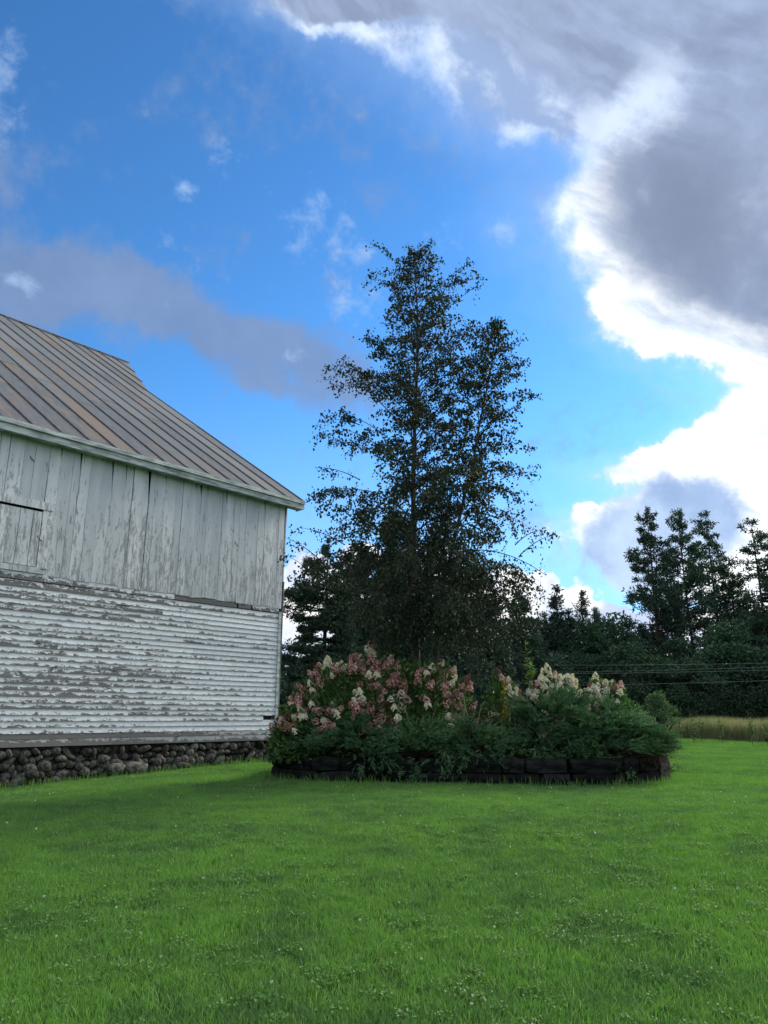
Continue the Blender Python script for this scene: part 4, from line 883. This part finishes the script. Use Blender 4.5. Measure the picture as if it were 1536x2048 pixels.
def juniper(px, pytop, Y, halfw, depth, label, nsp, seed, droops=(), dead=False):
    r = np.random.default_rng(seed); top = at(px, pytop, Y); s_ = Y / FPX; RX = halfw * s_; RZ = top[2] - 0.55
    base = np.array([top[0], Y, 0.43]); root = empty('juniper_shrub', tuple(base)); tag(root, label, 'shrub', 'junipers along the front of the planter')
    u = rand_unit(nsp, r); u[:, 2] = np.abs(u[:, 2]) - 0.18; u = unit(u); rad = (0.35 + 0.55 * r.random((nsp, 1)) ** 0.6)
    lump = 1 + 0.16 * np.sin(u[:, 0:1] * 7 + seed) * np.cos(u[:, 2:3] * 9 + u[:, 1:2] * 4)
    O = u * rad * lump * np.array([RX, depth, RZ]) + np.array([0, 0, 0.17]); h = unit(u * [1, 1, 0.25] + r.normal(size=(nsp, 3)) * [0.35, 0.35, 0.12]); h[:, 2] = np.clip(h[:, 2], -0.2, 0.5) + 0.1
    nc = max(14, nsp // 30); cc = r.integers(0, nsp, nc); near = np.argmin(((O[:, None] - O[cc][None]) ** 2).sum(-1), 1); ctr = O[cc][near]
    O = ctr + (O - ctr) * 0.55; h = unit(h * 0.6 + h[cc][near] * 0.7 + np.array([0, 0, 0.12]))          # sprays gather in clumps
    L = 0.20 + 0.22 * r.random(nsp)
    for (dx, dy, dz) in droops:                                  # sprigs hanging over the stones
        m = 34; O = np.concatenate([O, np.array([dx * s_, dy, dz]) + r.normal(size=(m, 3)) * [0.10, 0.07, 0.10]]); h = np.concatenate([h, unit(r.normal(size=(m, 3)) * 0.5 + [0, -0.5, -0.5])]); L = np.concatenate([L, 0.14 + 0.1 * r.random(m)])
    ns = len(O); K = 15; t = np.linspace(0.08, 1.0, K)[None, :, None]; side = unit(np.cross(h, [0, 0, 1.0]))
    P = O[:, None] + h[:, None] * L[:, None, None] * t + np.array([0, 0, -0.22]) * (t ** 2) * L[:, None, None]
    sg = np.where(np.arange(K) % 2 == 0, 1, -1)[None, :, None]; D = h[:, None] * 0.8 + side[:, None] * sg * 0.75 * (1.1 - t) + r.normal(size=(ns, K, 3)) * 0.22 + np.array([0, 0, 0.12])
    P = P.reshape(-1, 3); D = D.reshape(-1, 3); ll = (0.085 * (1.25 - 0.7 * np.tile(t[0, :, 0], ns))) * (0.7 + 0.6 * r.random(len(P)))
    V, F, a_ = leaves_np(P, D, ll, ll * 0.30, r); a_ = np.clip(np.repeat(np.repeat(np.concatenate([r.random(nc)[near], np.zeros(ns - nsp)]) * 0.6 + r.random(ns) * 0.4, K), 4) * 0.75 + a_ * 0.25, 0, 1)
    link('foliage', mesh_np('foliage', V, F, a_), root, M_juniper)
    T = [tube(bez(np.zeros(3), O[i] * [0.5, 0.5, 0.3], O[i], 5), np.linspace(0.02, 0.005, 5), 4) for i in r.choice(nsp, 30)]
    V, F, a_, mi = join_np([(v, f, 0.5, 0) for v, f in T]); link('branches', mesh_np('branches', V, F), root, M_bark)
    if dead:
        n = 1500; c = np.array([RX * 0.45, -depth * 0.45, 0.12]); P = c + r.normal(size=(n, 3)) * [RX * 0.26, 0.14, 0.10]; V, F, a_ = leaves_np(P, rand_unit(n, r), 0.06 + 0.04 * r.random(n), 0.008, r); link('dead_twigs', mesh_np('dead_twigs', V, F, a_), root, M_dead)
    return root
JN = ((640, 1460, 14.2, 62, 0.55, 'juniper at the left end, mixed with the low rose hydrangea', 620, ()),
      (718, 1448, 13.9, 92, 0.7, 'juniper under the left half of the big hydrangea', 1150, ((20, -0.55, 0.06), (60, -0.6, 0.02))),
      (842, 1458, 13.6, 84, 0.65, 'low juniper under the right half of the big hydrangea', 1000, ((-15, -0.42, -0.18), (40, -0.5, 0.04))),
      (940, 1446, 13.6, 74, 0.6, 'juniper in front of the pale arching blades', 900, ((-20, -0.5, 0.0), (25, -0.5, -0.04), (50, -0.5, 0.02))),
      (1098, 1378, 13.8, 100, 0.75, 'tallest juniper, in front of the cream hydrangea', 1500, ((-20, -0.62, -0.08), (-38, -0.6, 0.04), (30, -0.6, 0.05))),
      (1205, 1410, 13.7, 90, 0.7, 'juniper with bare brown twigs low down, second from the right end', 1200, ((12, -0.5, -0.2), (8, -0.52, -0.12), (-40, -0.5, 0.0))),
      (1270, 1436, 13.7, 56, 0.6, 'juniper at the right end, spreading past the planter corner', 820, ()))
for i, (px, py, Y, hw, dp, lab, nsp, dr) in enumerate(JN): juniper(px, py, Y, hw, dp, lab, nsp, 150 + i, dr, dead=i in (5, 6))
# twiggy sapling at the right corner of the planter
p = ground_pt = None
b_ = at(1326, 1552, 14.0); root = empty('twiggy_sapling', (b_[0], 14.0, 0.0)); tag(root, 'small twiggy sapling leaning right at the planter corner', 'plant'); r = np.random.default_rng(170); T, C, D = [], [], []
for e in ((0.26, -0.02, 0.30), (0.30, 0, 0.20), (0.16, 0, 0.22)):
    P = bez(np.zeros(3), np.array([e[0] * 0.4, 0, 0.18]), np.array(e), 6); T.append(tube(P, np.linspace(0.007, 0.003, 6), 4))
    for k in range(22): C.append(P[r.integers(2, 6)] + r.normal(size=3) * 0.02); D.append(r.normal(size=3) + [0.2, 0, 0.1])
V, F, a_, mi = join_np([(v, f, 0.5, 0) for v, f in T]); link('stem', mesh_np('stem', V, F), root, M_bark); V, F, a_ = leaves_np(np.array(C), np.array(D), 0.06, 0.025, r); link('leaves', mesh_np('leaves', V, F, a_), root, M_hydleaf)

# ------------------------------------------------------------------ power lines
for i, (y0, y1, Y, lab) in enumerate(((1331, 1327, 46, 'uppermost power line crossing in front of the woodland'), (1344, 1335, 46, 'second power line from the top, crossing in front of the woodland'),
                                      (1347.5, 1341, 45, 'third power line, close below the second'), (1371, 1362, 44, 'lowest power line crossing in front of the woodland'))):
    a, b = at(1180, y0, Y), at(1536, y1, Y - 4); d = (b - a); P = np.array([a + d * t + np.array([0, 0, 0.02 * (t - 0.5) ** 2 * 4]) for t in np.linspace(-2.5, 4.0, 24)])
    V, F = tube(P, 0.0065, 5); o = link('power_line', mesh_np('power_line', V, F), None, M_wire); tag(o, lab, 'cable', 'power lines')

# ------------------------------------------------------------------ lawn grass
def build_grass(t, o):
    a = t.new('ShaderNodeAttribute', attribute_name='rnd').outputs['Fac']; pos = t.new('ShaderNodeNewGeometry').outputs['Position']
    n1 = t.noise(t.scalev(pos, (1, 1, 0)), 0.55, 4, 0.6, 0.4); n2 = t.noise(t.scalev(pos, (1, 1, 0)), 2.3, 4, 0.65, 0.3); n3 = t.noise(t.scalev(pos, (1, 1, 0)), 7.0, 3, 0.6)
    c = t.mix(a, (0.080, 0.185, 0.050), (0.160, 0.335, 0.096))
    c = t.mix(t.m('MULTIPLY', t.ramp(n2, 0.40, 0.64), 0.75), c, (0.070, 0.155, 0.070)); c = t.mix(t.m('MULTIPLY', t.ramp(n1, 0.42, 0.60), 0.65), c, (0.155, 0.325, 0.066))
    c = t.mix(t.m('MULTIPLY', t.ramp(n3, 0.52, 0.70), 0.3), c, (0.05, 0.12, 0.025)); c = t.mix(t.ramp(a, 0.95, 0.96), c, (0.30, 0.40, 0.20))
    p = pbsdf(t, c, 0.65, 0.2); tr = t.new('ShaderNodeBsdfTranslucent'); t.put(tr.inputs[0], t.mix(1.0, c, (1.25, 1.45, 0.6), 'MULTIPLY'))
    mx = t.new('ShaderNodeMixShader'); mx.inputs[0].default_value = 0.35; t.l.new(p.outputs[0], mx.inputs[1]); t.l.new(tr.outputs[0], mx.inputs[2]); t.l.new(mx.outputs[0], o.inputs[0])
M_grass = mat('lawn_blade', build_grass)
M_clover = foliage('clover_leaf', (0.08, 0.18, 0.045), (0.15, 0.29, 0.08), trans=0.3, objvar=0.0)
M_cloverfl = foliage('clover_flower', (0.55, 0.58, 0.48), (0.8, 0.8, 0.72), trans=0.1, objvar=0.0)
def patch(i, size, n, h, w, lean, clover=0, heads=0):
    r = np.random.default_rng(200 + i); cl = r.random((max(3, n // 26), 2)) * size - size / 2; k = r.integers(0, len(cl), n); xy = cl[k] + r.normal(size=(n, 2)) * size * 0.035
    rest = r.random(n) < 0.72; xy[rest] = r.random((rest.sum(), 2)) * size - size / 2
    C = np.c_[xy, np.full(n, -0.006)]; H = h * (0.45 + 0.8 * r.random(n)); V, F, a_ = blades(C, H, w * (0.6 + 0.7 * r.random(n)), r, lean); parts = [(V, F, a_, 0)]
    if clover:
        c0 = r.random((clover, 2)) * size - size / 2; q = 26; C = np.repeat(np.c_[c0, np.full(clover, h * 0.62)], q, 0) + r.normal(size=(clover * q, 3)) * [0.035, 0.035, 0.006]
        V, F, a_ = leaves_np(C, r.normal(size=(len(C), 3)) * [1, 1, 0.2], 0.020, 0.020, r, nrm=np.array([0, 0, 1.0])); parts.append((V, F, a_, 1))
    if heads:
        c0 = np.c_[r.random((heads, 2)) * size - size / 2, np.full(heads, h * 1.05)]; C = np.repeat(c0, 16, 0); V, F, a_ = leaves_np(C, rand_unit(len(C), r), 0.010, 0.008, r); parts.append((V, F, a_, 2))
    V, F, a_, mi = join_np(parts); me = mesh_np('grass_tuft', V, F, a_, mats=[M_grass, M_clover, M_cloverfl], midx=mi); return me
gc = bpy.data.collections.new('grass_patches')
defs = [patch(0, 0.72, 3300, 0.052, 0.0042, 0.9, 2, 0), patch(1, 0.72, 3100, 0.053, 0.0042, 0.9, 5, 0), patch(2, 0.72, 3300, 0.056, 0.0043, 0.8), patch(3, 0.72, 3000, 0.050, 0.004, 0.9, 8, 1),
        patch(4, 1.25, 3000, 0.066, 0.0085, 0.7, 0, 0), patch(5, 1.25, 3000, 0.058, 0.0085, 0.8, 6, 0), patch(6, 1.25, 2800, 0.062, 0.009, 0.7, 0, 0),
        patch(7, 2.6, 3600, 0.075, 0.02, 0.6), patch(8, 2.6, 3600, 0.065, 0.02, 0.6)]
for i, me in enumerate(defs): gc.objects.link(bpy.data.objects.new('grass_tuft_%02d' % i, me))
pts, idx, rot, scl, nrm_ = [], [], [], [], []
r = np.random.default_rng(300)
def infield(x_, y_):
    P0, P1 = np.array([20.2, 26.5]), np.array([12.0, 49.5]); d = P1 - P0; return ((x_ - P0[0]) * d[1] - (y_ - P0[1]) * d[0]) > 0
def inside_barn(x_, y_):
    q = np.array([x_ - CX[0], y_ - CX[1]]); return (q @ Ov[:2]) < 0.06 and (q @ Dv[:2]) < 0.1
def inside_planter(x_, y_):
    q = np.array([x_, y_]) - PC; c, s_ = math.cos(PROT), math.sin(PROT); a = q[0] * c + q[1] * s_; b = -q[0] * s_ + q[1] * c
    return (abs(a / (PRX - 0.15)) ** PEXP + abs(b / (PRY - 0.15)) ** PEXP) < 1
for (y0, y1, st, ids, kk) in ((2.6, 12.6, 0.48, (0, 1, 2, 3), 0.66), (12.6, 27, 0.95, (4, 5, 6), 0.66), (27, 62, 2.1, (7, 8), 0.60)):
    for yy in np.arange(y0, y1, st):
        for xx in np.arange(-yy * kk - 5.5, yy * kk + 5.5, st):
            a, b = xx + r.uniform(-.17, .17) * st, yy + r.uniform(-.17, .17) * st
            if infield(a, b) or inside_barn(a, b) or inside_planter(a, b): continue
            pts.append((a, b, float(zg(a, b)))); nrm_.append((-(float(zg(a + .2, b)) - float(zg(a - .2, b))) / .4, -(float(zg(a, b + .2)) - float(zg(a, b - .2))) / .4, 1.0)); idx.append(ids[r.integers(0, len(ids))]); rot.append(r.random() * 6.283); scl.append(r.uniform(0.85, 1.2))
me = bpy.data.meshes.new('lawn_grass'); me.vertices.add(len(pts)); me.vertices.foreach_set('co', np.array(pts, dtype=np.float32).ravel())
for nm, ty, vals in (('pick', 'INT', idx), ('turn', 'FLOAT', rot), ('grow', 'FLOAT', scl)):
    me.attributes.new(nm, ty, 'POINT').data.foreach_set('value', vals)
me.attributes.new('slope', 'FLOAT_VECTOR', 'POINT').data.foreach_set('vector', np.array(nrm_, dtype=np.float32).ravel())
lawn = link('lawn_grass', me); tag(lawn, 'mown green lawn grass with scattered clover in front of the barn and planter', 'grass', kind='stuff')
ng = bpy.data.node_groups.new('lawn_scatter', 'GeometryNodeTree'); ng.interface.new_socket('Geometry', in_out='INPUT', socket_type='NodeSocketGeometry'); ng.interface.new_socket('Geometry', in_out='OUTPUT', socket_type='NodeSocketGeometry')
gi, go = ng.nodes.new('NodeGroupInput'), ng.nodes.new('NodeGroupOutput'); ci = ng.nodes.new('GeometryNodeCollectionInfo'); ci.inputs['Collection'].default_value = gc; ci.inputs['Separate Children'].default_value = True; ci.inputs['Reset Children'].default_value = True
ip = ng.nodes.new('GeometryNodeInstanceOnPoints'); ip.inputs['Pick Instance'].default_value = True
def named(nm, ty):
    q = ng.nodes.new('GeometryNodeInputNamedAttribute'); q.data_type = ty; q.inputs['Name'].default_value = nm; return [s_ for s_ in q.outputs if s_.enabled and s_.name == 'Attribute'][0]
cx = ng.nodes.new('ShaderNodeCombineXYZ'); ng.links.new(named('turn', 'FLOAT'), cx.inputs[2]); ng.links.new(gi.outputs[0], ip.inputs['Points']); ng.links.new(ci.outputs[0], ip.inputs['Instance'])
ng.links.new(named('pick', 'INT'), ip.inputs['Instance Index']); ar = ng.nodes.new('FunctionNodeAlignRotationToVector'); ar.axis = 'Z'; er = ng.nodes.new('FunctionNodeEulerToRotation'); ng.links.new(cx.outputs[0], er.inputs[0]); ng.links.new(er.outputs[0], ar.inputs['Rotation']); ng.links.new(named('slope', 'FLOAT_VECTOR'), ar.inputs['Vector']); ng.links.new(ar.outputs[0], ip.inputs['Rotation']); ng.links.new(named('grow', 'FLOAT'), ip.inputs['Scale']); ng.links.new(ip.outputs[0], go.inputs[0])
md = lawn.modifiers.new('scatter', 'NODES'); md.node_group = ng
# longer unmown grass against the stones
C = []
for k in range(2600):
    s_ = -r.random() * 9.0; q = CX + s_ * Dv + (0.04 + abs(r.normal()) * 0.10) * Ov; C.append((q[0], q[1]))
for k in range(3200):
    t_ = r.random() * 6.283; q = pring(t_, 1.0 + (0.15 + abs(r.normal()) * 0.10) / 3.0); C.append((q[0], q[1]))
C = np.array(C); C = np.c_[C, zg(C[:, 0], C[:, 1])]; V, F, a_ = blades(C, 0.06 + 0.16 * r.random(len(C)) ** 2.2, 0.006 + 0.006 * r.random(len(C)), r, 0.6)
o = link('edge_grass', mesh_np('edge_grass', V, F, a_), None, M_grass); tag(o, 'longer uncut grass along the foundation and the planter stones', 'grass', kind='stuff')
